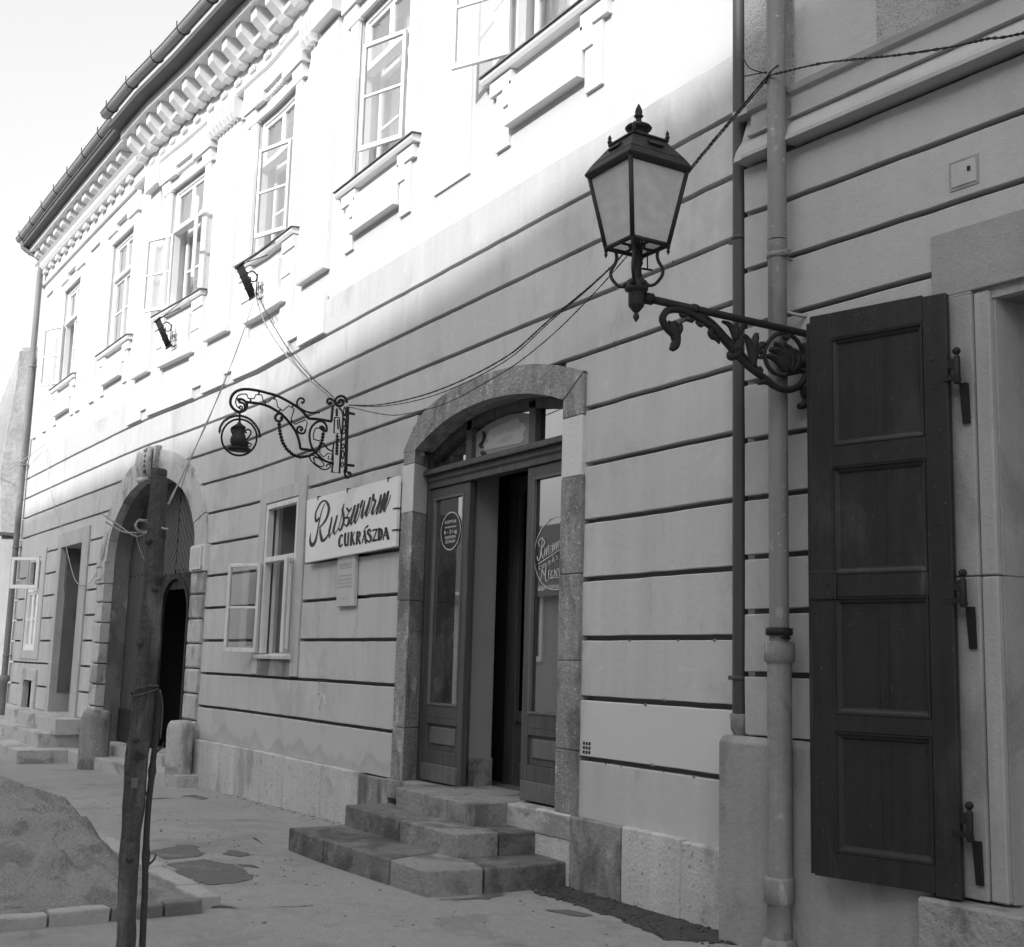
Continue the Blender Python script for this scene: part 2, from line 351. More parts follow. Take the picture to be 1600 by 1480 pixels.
# traced outlines of the ironwork (y,z metres) and the brush letters (x,z metres)
SIGN_STROKES=[('arm', 0.014, [(-1.326, 3.788), (-1.379, 3.807), (-1.416, 3.849), (-1.421, 3.899), (-1.401, 3.952), (-1.357, 3.993), (-1.28, 4.019), (-1.167, 4.021), (-1.07, 4.011), (-0.963, 3.996), (-0.853, 3.958), (-0.761, 3.918), (-0.704, 3.882), (-0.632, 3.817)]), ('arm', 0.014, [(-0.632, 3.817), (-0.527, 3.822), (-0.393, 3.817)]), ('arm', 0.014, [(-0.393, 3.817), (-0.392, 3.888), (-0.387, 3.977)]), ('arm', 0.014, [(-1.268, 3.894), (-1.221, 3.896), (-1.133, 3.897), (-1.063, 3.887), (-0.99, 3.862), (-0.899, 3.814), (-0.814, 3.738), (-0.755, 3.667), (-0.719, 3.585), (-0.701, 3.509)]), ('arm', 0.014, [(-0.701, 3.509), (-0.574, 3.508)]), ('scroll', 0.013, [(-1.326, 3.788), (-1.276, 3.816), (-1.258, 3.861), (-1.275, 3.897), (-1.313, 3.915), (-1.353, 3.904)]), ('scroll', 0.012, [(-1.326, 3.788), (-1.285, 3.815), (-1.281, 3.858), (-1.302, 3.881), (-1.341, 3.884)]), ('scroll', 0.008, [(-1.317, 3.802), (-1.303, 3.834), (-1.32, 3.849), (-1.338, 3.829), (-1.318, 3.826)]), ('meander', 0.006, [(-1.333, 3.826), (-1.36, 3.848), (-1.371, 3.889), (-1.357, 3.937), (-1.32, 3.964), (-1.269, 3.971)]), ('meander*', 0.006, [(-1.269, 3.971), (-1.249, 3.932), (-1.193, 3.938), (-1.178, 3.979), (-1.121, 3.984), (-1.1, 3.929), (-1.056, 3.918), (-1.014, 3.963), (-0.969, 3.956), (-0.957, 3.893), (-0.901, 3.858), (-0.842, 3.916), (-0.786, 3.889), (-0.812, 3.786), (-0.773, 3.743), (-0.663, 3.8), (-0.644, 3.772), (-0.658, 3.705)]), ('scroll', 0.011, [(-0.658, 3.705), (-0.67, 3.669), (-0.71, 3.66), (-0.743, 3.682), (-0.74, 3.712), (-0.709, 3.725), (-0.69, 3.706), (-0.71, 3.688)]), ('tie', 0.009, [(-1.15, 4.022), (-1.148, 3.986)]), ('tie', 0.009, [(-1.227, 3.934), (-1.225, 3.895)]), ('tie', 0.009, [(-0.981, 3.997), (-0.996, 3.963)]), ('tie', 0.009, [(-1.078, 3.92), (-1.085, 3.888)]), ('tie', 0.009, [(-0.796, 3.933), (-0.807, 3.904)]), ('tie', 0.009, [(-0.927, 3.866), (-0.94, 3.839)]), ('tie', 0.009, [(-0.807, 3.773), (-0.821, 3.741)]), ('tie', 0.009, [(-0.756, 3.676), (-0.743, 3.686)]), ('scroll', 0.01, [(-0.733, 3.909), (-0.757, 3.936), (-0.759, 3.971), (-0.734, 4.005), (-0.697, 4.001), (-0.69, 3.976), (-0.713, 3.961)]), ('scroll', 0.01, [(-0.733, 3.909), (-0.668, 3.883), (-0.595, 3.879), (-0.522, 3.89)]), ('scroll', 0.013, [(-0.894, 3.806), (-0.917, 3.829), (-0.952, 3.82), (-0.973, 3.787), (-0.957, 3.754), (-0.922, 3.755), (-0.901, 3.779), (-0.92, 3.794)]), ('garland', 0.021, [(-0.931, 3.753), (-0.927, 3.698), (-0.91, 3.623), (-0.883, 3.548), (-0.835, 3.485), (-0.769, 3.441), (-0.697, 3.427), (-0.607, 3.45), (-0.537, 3.497), (-0.495, 3.568), (-0.476, 3.64), (-0.474, 3.701)]), ('scroll', 0.012, [(-0.438, 3.714), (-0.446, 3.771), (-0.489, 3.805), (-0.544, 3.793), (-0.596, 3.739), (-0.615, 3.667), (-0.601, 3.581), (-0.57, 3.515), (-0.517, 3.469), (-0.459, 3.428), (-0.403, 3.41), (-0.356, 3.404)]), ('scroll', 0.014, [(-0.438, 3.714), (-0.475, 3.719), (-0.509, 3.741), (-0.486, 3.752), (-0.462, 3.729)]), ('meander', 0.006, [(-0.518, 3.735), (-0.554, 3.727), (-0.574, 3.672), (-0.571, 3.62)]), ('meander*', 0.006, [(-0.571, 3.62), (-0.506, 3.608)]), ('scroll', 0.008, [(-0.469, 3.597), (-0.419, 3.541), (-0.363, 3.523)]), ('meander*', 0.006, [(-0.498, 3.541), (-0.5, 3.488), (-0.456, 3.454), (-0.417, 3.498), (-0.366, 3.49), (-0.377, 3.432), (-0.409, 3.442), (-0.402, 3.473)]), ('frame*', 0.011, [(-0.356, 3.404), (-0.363, 3.316), (-0.282, 3.315), (-0.281, 3.478), (-0.279, 3.707)]), ('frame*', 0.009, [(-0.356, 3.404), (-0.363, 3.521), (-0.358, 3.61)]), ('scroll', 0.007, [(-0.612, 3.458), (-0.587, 3.409), (-0.529, 3.363), (-0.454, 3.332), (-0.4, 3.347), (-0.378, 3.38), (-0.411, 3.389), (-0.424, 3.366)]), ('scroll', 0.006, [(-0.561, 3.438), (-0.515, 3.439), (-0.463, 3.405), (-0.452, 3.367), (-0.492, 3.359), (-0.544, 3.388), (-0.561, 3.438)]), ('scroll', 0.006, [(-0.608, 3.459), (-0.553, 3.456), (-0.497, 3.436)]), ('post', 0.019, [(-0.23, 3.989), (-0.224, 3.661), (-0.217, 3.327)]), ('scroll', 0.012, [(-0.232, 3.351), (-0.22, 3.3), (-0.196, 3.276), (-0.164, 3.301), (-0.17, 3.331), (-0.193, 3.325)]), ('scroll', 0.013, [(-0.239, 4.023), (-0.256, 4.07), (-0.308, 4.085), (-0.354, 4.057), (-0.366, 4.011), (-0.331, 3.98), (-0.285, 3.999), (-0.277, 4.031), (-0.307, 4.05), (-0.329, 4.029), (-0.318, 4.008)]), ('scroll', 0.013, [(-0.351, 3.999), (-0.4, 4.037), (-0.437, 4.037), (-0.449, 4.008), (-0.425, 3.989), (-0.408, 4.01)]), ('frame*', 0.008, [(-0.362, 3.861), (-0.316, 3.866), (-0.289, 3.71), (-0.361, 3.706), (-0.362, 3.861)]), ('tie', 0.008, [(-0.331, 3.842), (-0.319, 3.747)]), ('garland', 0.016, [(-0.344, 3.96), (-0.34, 3.877)]), ('garland', 0.019, [(-0.326, 3.702), (-0.322, 3.596), (-0.321, 3.491)]), ('frame', 0.009, [(-0.321, 3.963), (-0.291, 3.936), (-0.274, 3.876), (-0.279, 3.707)]), ('scroll', 0.006, [(-0.263, 3.984), (-0.249, 3.942), (-0.258, 3.887), (-0.271, 3.939), (-0.263, 3.984)]), ('scroll', 0.006, [(-0.259, 3.869), (-0.245, 3.818), (-0.259, 3.772), (-0.271, 3.815), (-0.259, 3.869)]), ('scroll', 0.006, [(-0.259, 3.763), (-0.243, 3.738), (-0.26, 3.709), (-0.271, 3.735), (-0.259, 3.763)]), ('scroll', 0.006, [(-0.255, 3.613), (-0.245, 3.588), (-0.257, 3.56), (-0.271, 3.585), (-0.255, 3.613)]), ('scroll', 0.006, [(-0.257, 3.551), (-0.245, 3.508), (-0.256, 3.454), (-0.27, 3.505), (-0.257, 3.551)]), ('scroll', 0.006, [(-0.255, 3.428), (-0.244, 3.403), (-0.257, 3.375), (-0.27, 3.4), (-0.255, 3.428)]), ('wall_tie', 0.014, [(-0.22, 3.926), (-0.15, 3.921)]), ('wall_tie', 0.014, [(-0.212, 3.404), (-0.131, 3.404)]), ('chain', 0.011, [(-1.326, 3.784), (-1.32, 3.683)]), ('wreath', 0.013, [(-1.506, 3.559), (-1.502, 3.623), (-1.473, 3.681), (-1.425, 3.721), (-1.375, 3.744), (-1.324, 3.753), (-1.272, 3.749), (-1.219, 3.73), (-1.169, 3.689), (-1.131, 3.639), (-1.114, 3.577)]), ('ring', 0.01, [(-1.144, 3.569), (-1.145, 3.535), (-1.153, 3.501), (-1.167, 3.469), (-1.187, 3.44), (-1.212, 3.416), (-1.24, 3.397), (-1.272, 3.383), (-1.305, 3.376), (-1.338, 3.376), (-1.37, 3.382), (-1.401, 3.395), (-1.427, 3.413), (-1.45, 3.437), (-1.468, 3.464), (-1.479, 3.495), (-1.485, 3.528), (-1.483, 3.562), (-1.476, 3.595), (-1.462, 3.627), (-1.443, 3.656), (-1.419, 3.68), (-1.391, 3.7), (-1.359, 3.714), (-1.326, 3.721), (-1.293, 3.722), (-1.26, 3.716), (-1.23, 3.704), (-1.202, 3.686), (-1.179, 3.662), (-1.161, 3.634), (-1.149, 3.602), (-1.144, 3.569)])]
POT={'c': [(-1.329, 3.695), (-1.326, 3.649), (-1.325, 3.632), (-1.319, 3.54), (-1.313, 3.448), (-1.312, 3.423)], 'w': [[(-1.341, 3.681), (-1.31, 3.685)], [(-1.373, 3.643), (-1.271, 3.655)], [(-1.376, 3.63), (-1.264, 3.644)], [(-1.38, 3.617), (-1.273, 3.63)], [(-1.38, 3.575), (-1.266, 3.588)], [(-1.395, 3.522), (-1.242, 3.54)], [(-1.379, 3.474), (-1.239, 3.49)], [(-1.352, 3.443), (-1.245, 3.455)]], 'tray': [(-1.418, 3.423), (-1.201, 3.439)], 'handle': [(-1.246, 3.599), (-1.264, 3.614), (-1.243, 3.633), (-1.213, 3.629), (-1.204, 3.596), (-1.226, 3.559), (-1.242, 3.536)], 'cup': [(-1.304, 3.503), (-1.219, 3.513), (-1.292, 3.45), (-1.224, 3.458)]}
BRACKET_STROKES=[('arm', 0.021, [(-1.245, 3.4), (-0.102, 3.383)]), ('scroll', 0.02, [(-1.072, 3.151), (-1.054, 3.181), (-1.038, 3.222), (-1.088, 3.253), (-1.121, 3.286), (-1.128, 3.316), (-1.098, 3.356), (-1.041, 3.374), (-0.964, 3.372), (-0.885, 3.35), (-0.806, 3.323), (-0.736, 3.279), (-0.665, 3.227), (-0.583, 3.167), (-0.501, 3.123), (-0.417, 3.091), (-0.343, 3.057), (-0.258, 3.049), (-0.182, 3.076), (-0.127, 3.129), (-0.115, 3.172), (-0.159, 3.182)]), ('stem', 0.011, [(-0.964, 3.372), (-0.866, 3.373), (-0.786, 3.347), (-0.705, 3.292), (-0.624, 3.237), (-0.542, 3.182), (-0.448, 3.123)]), ('leaf', 0.034, [(-1.064, 3.303), (-1.055, 3.266), (-1.04, 3.222), (-1.039, 3.183), (-1.068, 3.151)]), ('leaf', 0.02, [(-1.016, 3.304), (-1.011, 3.273), (-1.04, 3.237), (-1.059, 3.265), (-1.079, 3.293), (-1.093, 3.299)]), ('curl', 0.014, [(-1.108, 3.358), (-1.111, 3.366)]), ('curl', 0.014, [(-1.012, 3.375), (-1.002, 3.349), (-0.973, 3.358), (-0.964, 3.38)]), ('curl', 0.012, [(-0.973, 3.331), (-0.934, 3.33), (-0.915, 3.349)]), ('curl', 0.014, [(-0.905, 3.331), (-0.87, 3.317), (-0.854, 3.347), (-0.875, 3.367), (-0.905, 3.366)]), ('curl', 0.016, [(-0.746, 3.326), (-0.786, 3.315), (-0.808, 3.287), (-0.786, 3.263), (-0.756, 3.276)]), ('leaf', 0.014, [(-0.786, 3.263), (-0.756, 3.252), (-0.744, 3.234)]), ('curl', 0.022, [(-0.675, 3.201), (-0.665, 3.175), (-0.629, 3.192), (-0.604, 3.22), (-0.644, 3.226), (-0.67, 3.202)]), ('leaf', 0.022, [(-0.634, 3.276), (-0.645, 3.318), (-0.675, 3.353), (-0.726, 3.361)]), ('leaf', 0.024, [(-0.634, 3.276), (-0.629, 3.329), (-0.619, 3.371)]), ('leaf', 0.02, [(-0.634, 3.276), (-0.604, 3.325), (-0.573, 3.359)]), ('leaf', 0.018, [(-0.634, 3.256), (-0.636, 3.295)]), ('stem', 0.012, [(-0.634, 3.256), (-0.593, 3.214)]), ('leaf', 0.02, [(-0.604, 3.228), (-0.593, 3.294), (-0.604, 3.341)]), ('leaf', 0.028, [(-0.501, 3.148), (-0.516, 3.226), (-0.542, 3.287), (-0.573, 3.314)]), ('leaf', 0.028, [(-0.501, 3.148), (-0.5, 3.245), (-0.484, 3.312), (-0.474, 3.337)]), ('leaf', 0.024, [(-0.5, 3.164), (-0.479, 3.24), (-0.437, 3.279), (-0.4, 3.289)]), ('curl', 0.014, [(-0.49, 3.206), (-0.469, 3.233), (-0.438, 3.234), (-0.443, 3.209), (-0.469, 3.202)]), ('leaf', 0.018, [(-0.469, 3.104), (-0.448, 3.131), (-0.459, 3.154)]), ('leaf', 0.026, [(-0.354, 3.055), (-0.407, 3.08), (-0.47, 3.055)]), ('ring', 0.013, [(-0.266, 3.372), (-0.331, 3.354), (-0.384, 3.312), (-0.416, 3.258), (-0.419, 3.209), (-0.396, 3.163), (-0.354, 3.133), (-0.29, 3.126)]), ('ring', 0.013, [(-0.266, 3.372), (-0.201, 3.358), (-0.158, 3.324), (-0.125, 3.262)]), ('leaf', 0.03, [(-0.257, 3.151), (-0.3, 3.194), (-0.353, 3.219), (-0.406, 3.219)]), ('leaf', 0.032, [(-0.246, 3.161), (-0.278, 3.222), (-0.331, 3.263), (-0.385, 3.255)]), ('leaf', 0.03, [(-0.246, 3.161), (-0.256, 3.234), (-0.299, 3.285), (-0.352, 3.301)]), ('leaf', 0.028, [(-0.235, 3.163), (-0.213, 3.232), (-0.234, 3.287), (-0.288, 3.303)]), ('leaf', 0.028, [(-0.236, 3.154), (-0.181, 3.195), (-0.169, 3.255), (-0.202, 3.292)]), ('leaf', 0.024, [(-0.225, 3.156), (-0.224, 3.205), (-0.24, 3.244)]), ('curl', 0.018, [(-0.322, 3.133), (-0.268, 3.133), (-0.236, 3.154)]), ('leaf', 0.022, [(-0.159, 3.199), (-0.125, 3.254), (-0.136, 3.294)]), ('plate', 0.022, [(-0.13, 3.336), (-0.112, 3.247), (-0.105, 3.157)]), ('plate', 0.02, [(-0.138, 3.094), (-0.122, 3.047), (-0.106, 3.016), (-0.129, 2.98), (-0.156, 2.972)]), ('joint', 0.022, [(-0.272, 3.372), (-0.266, 3.389)]), ('curl', 0.02, [(-0.288, 3.352), (-0.255, 3.349), (-0.244, 3.368)])]
SIGN_SCRIPT=[[(-12.174, 2.981, 0.0089), (-12.187, 2.96, 0.0253), (-12.24, 2.942, 0.0327), (-12.267, 2.992, 0.0238), (-12.263, 3.031, 0.0223), (-12.227, 3.072, 0.0223), (-12.136, 3.131, 0.0253), (-12.023, 3.139, 0.0223), (-11.935, 3.089, 0.0327), (-11.909, 3.03, 0.0342), (-11.958, 2.953, 0.0327), (-12.04, 2.903, 0.0268), (-12.126, 2.872, 0.0193)], [(-12.126, 2.872, 0.0149), (-12.11, 2.813, 0.0283), (-12.073, 2.754, 0.0372), (-12.033, 2.72, 0.0372), (-11.954, 2.739, 0.0298), (-11.892, 2.778, 0.0164)], [(-12.027, 3.111, 0.0104), (-12.092, 3.047, 0.0134), (-12.139, 2.968, 0.0164), (-12.175, 2.869, 0.0193), (-12.205, 2.782, 0.0253), (-12.247, 2.721, 0.0372), (-12.318, 2.694, 0.0491), (-12.374, 2.73, 0.0327), (-12.386, 2.783, 0.0193), (-12.375, 2.827, 0.0074)], [(-11.819, 2.947, 0.0193), (-11.837, 2.88, 0.0253), (-11.867, 2.807, 0.0298), (-11.859, 2.743, 0.0179)], [(-11.859, 2.744, 0.0104), (-11.787, 2.795, 0.0089), (-11.74, 2.859, 0.0074), (-11.679, 2.953, 0.0149)], [(-11.682, 2.953, 0.0208), (-11.72, 2.882, 0.0268), (-11.755, 2.817, 0.0298), (-11.728, 2.764, 0.0179)], [(-11.724, 2.765, 0.0104), (-11.649, 2.809, 0.0104), (-11.595, 2.872, 0.0089), (-11.518, 3.059, 0.0089)], [(-11.518, 3.055, 0.0104), (-11.547, 3.003, 0.0253), (-11.515, 2.939, 0.0298), (-11.507, 2.877, 0.0268), (-11.543, 2.825, 0.0268), (-11.585, 2.795, 0.0223), (-11.627, 2.819, 0.0149)], [(-11.435, 3.005, 0.0242), (-11.379, 2.972, 0.0223), (-11.326, 2.999, 0.0149)], [(-11.326, 2.997, 0.013), (-11.457, 2.911, 0.0112)], [(-11.461, 2.911, 0.026), (-11.382, 2.907, 0.0279)], [(-11.389, 2.905, 0.0149), (-11.381, 2.864, 0.0279), (-11.423, 2.826, 0.026), (-11.482, 2.85, 0.0112)], [(-11.423, 2.826, 0.0112), (-11.343, 2.857, 0.0093), (-11.251, 3.011, 0.0093)], [(-11.242, 3.013, 0.0279), (-11.288, 2.935, 0.0335), (-11.33, 2.871, 0.0316), (-11.312, 2.83, 0.0186)], [(-11.307, 2.833, 0.0112), (-11.229, 2.9, 0.0093), (-11.157, 3.02, 0.0112)], [(-11.161, 3.021, 0.026), (-11.189, 2.949, 0.0335), (-11.235, 2.878, 0.0316), (-11.216, 2.834, 0.0167)], [(-11.209, 2.837, 0.0093), (-11.131, 2.914, 0.0093), (-11.074, 3.042, 0.0093)], [(-11.071, 3.045, 0.0242), (-11.103, 2.985, 0.026)], [(-11.012, 3.04, 0.013), (-11.047, 2.958, 0.0297), (-11.072, 2.901, 0.0297), (-11.055, 2.871, 0.0204)], [(-11.052, 2.875, 0.0112), (-10.984, 2.945, 0.0093), (-10.886, 3.057, 0.013)], [(-10.889, 3.057, 0.0242), (-10.926, 2.976, 0.0335), (-10.971, 2.914, 0.0316), (-10.959, 2.882, 0.0167)], [(-10.95, 2.883, 0.0093), (-10.871, 2.956, 0.0093), (-10.816, 3.082, 0.0112)], [(-10.816, 3.082, 0.0242), (-10.814, 3.035, 0.0335), (-10.766, 3.012, 0.0242), (-10.803, 2.957, 0.0279), (-10.832, 2.909, 0.0297), (-10.812, 2.887, 0.0167)], [(-10.804, 2.89, 0.0093), (-10.733, 2.943, 0.0093), (-10.644, 3.057, 0.0093)], [(-10.644, 3.057, 0.0223), (-10.677, 2.974, 0.0316), (-10.722, 2.888, 0.026)], [(-10.714, 2.895, 0.0093), (-10.564, 3.064, 0.0112)], [(-10.561, 3.063, 0.0242), (-10.594, 2.98, 0.0335), (-10.644, 2.893, 0.026)], [(-10.641, 2.899, 0.0093), (-10.488, 3.074, 0.0112)], [(-10.488, 3.074, 0.026), (-10.521, 2.995, 0.0335), (-10.567, 2.928, 0.0316), (-10.552, 2.892, 0.0204)], [(-10.547, 2.896, 0.013), (-10.484, 2.956, 0.0112), (-10.424, 3.036, 0.0093)]]
SIGN_CAPS=[[(-11.518, 2.731, 0.0223), (-11.555, 2.746, 0.0204), (-11.591, 2.702, 0.0297), (-11.593, 2.652, 0.0279), (-11.559, 2.627, 0.0223), (-11.516, 2.647, 0.0186)], [(-11.451, 2.751, 0.0279), (-11.452, 2.677, 0.0297), (-11.427, 2.628, 0.0223), (-11.383, 2.645, 0.0186)], [(-11.371, 2.752, 0.0204), (-11.374, 2.679, 0.0223), (-11.372, 2.63, 0.0204)], [(-11.299, 2.752, 0.0279), (-11.298, 2.628, 0.0279)], [(-11.224, 2.751, 0.013), (-11.283, 2.689, 0.0149)], [(-11.273, 2.7, 0.0204), (-11.221, 2.629, 0.0242)], [(-11.153, 2.744, 0.026), (-11.158, 2.629, 0.026)], [(-11.153, 2.743, 0.0149), (-11.1, 2.737, 0.0242), (-11.093, 2.703, 0.0242), (-11.147, 2.686, 0.0149)], [(-11.129, 2.687, 0.0186), (-11.077, 2.627, 0.0242)], [(-10.983, 2.745, 0.0112), (-11.028, 2.631, 0.0149)], [(-10.988, 2.745, 0.026), (-10.94, 2.624, 0.0279)], [(-11.01, 2.662, 0.013), (-10.952, 2.662, 0.013)], [(-10.981, 2.764, 0.013), (-10.919, 2.785, 0.0242)], [(-10.833, 2.723, 0.0167), (-10.88, 2.749, 0.0223), (-10.907, 2.722, 0.0279), (-10.841, 2.677, 0.0316), (-10.83, 2.647, 0.026), (-10.87, 2.627, 0.0223), (-10.916, 2.65, 0.0149)], [(-10.788, 2.734, 0.0223), (-10.703, 2.735, 0.0223)], [(-10.702, 2.731, 0.0149), (-10.777, 2.633, 0.0167)], [(-10.785, 2.633, 0.0242), (-10.701, 2.634, 0.0242)], [(-10.649, 2.738, 0.0279), (-10.65, 2.634, 0.0279)], [(-10.649, 2.736, 0.0149), (-10.599, 2.72, 0.026), (-10.588, 2.673, 0.0279), (-10.614, 2.635, 0.0204), (-10.65, 2.633, 0.0149)], [(-10.506, 2.73, 0.013), (-10.557, 2.629, 0.0167)], [(-10.503, 2.73, 0.0297), (-10.444, 2.628, 0.0316)], [(-10.534, 2.663, 0.013), (-10.468, 2.664, 0.013)]]
DOOR_LETTERING=[[(-8.237, 2.425, 0.0037), (-8.257, 2.457, 0.0057), (-8.234, 2.487, 0.0049), (-8.197, 2.489, 0.0057), (-8.168, 2.46, 0.0065), (-8.182, 2.428, 0.0057), (-8.211, 2.403, 0.0049), (-8.197, 2.349, 0.0057), (-8.171, 2.327, 0.0041)], [(-8.2, 2.503, 0.0029), (-8.208, 2.417, 0.0049), (-8.221, 2.351, 0.0065), (-8.245, 2.318, 0.0065), (-8.266, 2.334, 0.0057), (-8.267, 2.354, 0.0037)], [(-8.162, 2.406, 0.0041), (-8.168, 2.344, 0.0041)], [(-8.168, 2.344, 0.0025), (-8.132, 2.413, 0.0033)], [(-8.132, 2.413, 0.0041), (-8.139, 2.346, 0.0041)], [(-8.139, 2.346, 0.0025), (-8.106, 2.43, 0.0029)], [(-8.106, 2.428, 0.0037), (-8.099, 2.39, 0.0045), (-8.112, 2.354, 0.0037)], [(-8.086, 2.423, 0.0037), (-8.062, 2.425, 0.0037)], [(-8.062, 2.425, 0.0025), (-8.086, 2.363, 0.0029)], [(-8.091, 2.361, 0.0037), (-8.063, 2.366, 0.0037)], [(-8.048, 2.439, 0.0041), (-8.053, 2.367, 0.0041)], [(-8.053, 2.367, 0.0025), (-8.024, 2.44, 0.0029)], [(-8.024, 2.44, 0.0041), (-8.027, 2.375, 0.0041)], [(-8.027, 2.375, 0.0025), (-8.001, 2.445, 0.0029)], [(-7.991, 2.448, 0.0041), (-7.994, 2.383, 0.0041)], [(-7.994, 2.383, 0.0025), (-7.966, 2.454, 0.0029)], [(-7.966, 2.454, 0.0041), (-7.968, 2.391, 0.0041)], [(-7.968, 2.391, 0.0025), (-7.942, 2.464, 0.0029)], [(-7.942, 2.464, 0.0037), (-7.942, 2.399, 0.0037)], [(-7.939, 2.438, 0.0025), (-7.919, 2.472, 0.0029)], [(-7.919, 2.472, 0.0037), (-7.919, 2.41, 0.0037)], [(-8.25, 2.291, 0.0053), (-7.91, 2.394, 0.0053)], [(-8.212, 2.274, 0.0037), (-8.236, 2.269, 0.0037), (-8.233, 2.249, 0.0037), (-8.211, 2.251, 0.0037)], [(-8.194, 2.283, 0.0037), (-8.189, 2.258, 0.0037), (-8.168, 2.26, 0.0037), (-8.168, 2.288, 0.0037)], [(-8.149, 2.292, 0.0037), (-8.142, 2.26, 0.0037)], [(-8.122, 2.294, 0.0029), (-8.143, 2.276, 0.0029), (-8.116, 2.267, 0.0029)], [(-8.098, 2.306, 0.0037), (-8.092, 2.273, 0.0037)], [(-8.098, 2.306, 0.0029), (-8.073, 2.303, 0.0037), (-8.09, 2.289, 0.0029), (-8.068, 2.278, 0.0033)], [(-8.037, 2.332, 0.0033), (-8.052, 2.287, 0.0033)], [(-8.037, 2.332, 0.0037), (-8.014, 2.295, 0.0037)], [(-8.046, 2.306, 0.0029), (-8.021, 2.308, 0.0029)], [(-8.041, 2.339, 0.0029), (-8.028, 2.346, 0.0033)], [(-7.97, 2.338, 0.0029), (-7.993, 2.336, 0.0037), (-7.974, 2.323, 0.0037), (-7.981, 2.31, 0.0037), (-7.996, 2.315, 0.0029)], [(-7.942, 2.349, 0.0033), (-7.919, 2.354, 0.0033)], [(-7.919, 2.354, 0.0025), (-7.939, 2.323, 0.0029)], [(-7.939, 2.323, 0.0033), (-7.916, 2.328, 0.0033)], [(-8.219, 2.169, 0.0049), (-8.205, 2.177, 0.0037), (-8.191, 2.25, 0.0041)], [(-8.191, 2.25, 0.0049), (-8.159, 2.194, 0.0049)], [(-8.159, 2.194, 0.0033), (-8.137, 2.257, 0.0037)], [(-8.137, 2.257, 0.0053), (-8.141, 2.175, 0.0057), (-8.121, 2.15, 0.0057), (-8.097, 2.159, 0.0037)], [(-8.098, 2.232, 0.0049), (-8.097, 2.173, 0.0049)], [(-8.1, 2.232, 0.0037), (-8.071, 2.232, 0.0037)], [(-8.099, 2.204, 0.0033), (-8.075, 2.205, 0.0033)], [(-8.097, 2.173, 0.0037), (-8.066, 2.173, 0.0037)], [(-8.031, 2.219, 0.0033), (-8.049, 2.231, 0.0041), (-8.059, 2.204, 0.0049), (-8.054, 2.178, 0.0049), (-8.032, 2.177, 0.0041), (-8.029, 2.199, 0.0037)], [(-8.009, 2.237, 0.0041), (-8.011, 2.176, 0.0041)], [(-8.009, 2.237, 0.0045), (-7.978, 2.175, 0.0045)], [(-7.978, 2.242, 0.0037), (-7.978, 2.175, 0.0037)], [(-7.963, 2.245, 0.0041), (-7.944, 2.211, 0.0041)], [(-7.924, 2.249, 0.0029), (-7.944, 2.211, 0.0033)], [(-7.944, 2.211, 0.0041), (-7.945, 2.178, 0.0041)], [(-8.079, 2.167, 0.0037), (-7.905, 2.174, 0.0037)]]
# translucent lantern glass
def lampglass():
    m = bpy.data.materials.new('lantern_opal_glass'); m.use_nodes = True
    n, l = m.node_tree.nodes, m.node_tree.links; n.clear()
    o = n.new('ShaderNodeOutputMaterial'); mx = n.new('ShaderNodeMixShader'); mx.inputs[0].default_value = .5
    d = n.new('ShaderNodeBsdfDiffuse'); t = n.new('ShaderNodeBsdfTranslucent')
    ns = n.new('ShaderNodeTexNoise'); ns.inputs['Scale'].default_value = 5; ns.inputs['Detail'].default_value = 6
    r = n.new('ShaderNodeMapRange'); r.inputs['To Min'].default_value = .62; r.inputs['To Max'].default_value = .95
    l.new(ns.outputs[0], r.inputs[0]); l.new(r.outputs[0], d.inputs[0]); l.new(r.outputs[0], t.inputs[0])
    l.new(d.outputs[0], mx.inputs[1]); l.new(t.outputs[0], mx.inputs[2]); l.new(mx.outputs[0], o.inputs[0])
    return m
LAMPG = lampglass()

# ---------------------------------------------------------------- ground
g = MB()
xs = [-140, -100, -60, -40] + [-30+i*.5 for i in range(61)] + [2, 5, 10, 40, 80]
ys = [-90, -60, -30, -20, -14] + [-12+i*.5 for i in range(26)] + [1.5, 5, 20, 60]
for x in xs:
    for y in ys:
        g.v.append((x, y, gz(x)-(.05 if y < -2.62 and y > -4.9 and -16 < x < -7.6 else 0)))
ny = len(ys)
for i in range(len(xs)-1):
    for j in range(ny-1):
        g.f.append((i*ny+j, (i+1)*ny+j, (i+1)*ny+j+1, i*ny+j+1)); g.sm.append(True)
g.build('pavement', PAVE, kind='structure')

def patch(name, pts, m, up, sub=3, rough=.05, **tags):
    """irregular thin patch lying on the ground"""
    out = []
    n = len(pts)
    for i in range(n):
        a, b = Vector(pts[i]), Vector(pts[(i+1) % n]); k = max(2, int((b-a).length/.02))
        for j in range(k):
            p = a.lerp(b, j/k); d = noise.noise_vector(Vector((p.x*5, p.y*5, .3)))*rough + noise.noise_vector(Vector((p.x*18, p.y*18, .3)))*rough*.6 + noise.noise_vector(Vector((p.x*50, p.y*50, .3)))*rough*.35
            out.append((p.x+d.x, p.y+d.y))
    mb = MB(); cx = sum(p[0] for p in out)/len(out); cy = sum(p[1] for p in out)/len(out)
    if name != 'soil_strip': out.sort(key=lambda p: math.atan2(p[1]-cy, p[0]-cx))
    def zz(x, y): return gz(x)+up
    mb.v = [(cx, cy, zz(cx, cy))]+[(x, y, zz(x, y)) for x, y in out]
    for i in range(len(out)): mb.f.append((0, 1+i, 1+(i+1) % len(out))); mb.sm.append(False)
    return mb.build(name, m, **tags)
patch('damp_patch', [(-9.35,-2.24),(-9.49,-1.93),(-9.11,-1.83),(-8.55,-1.90),(-8.40,-2.02),(-8.38,-2.28),(-8.84,-2.31),(-9.1,-2.27)], PATCH, .004, kind='structure')
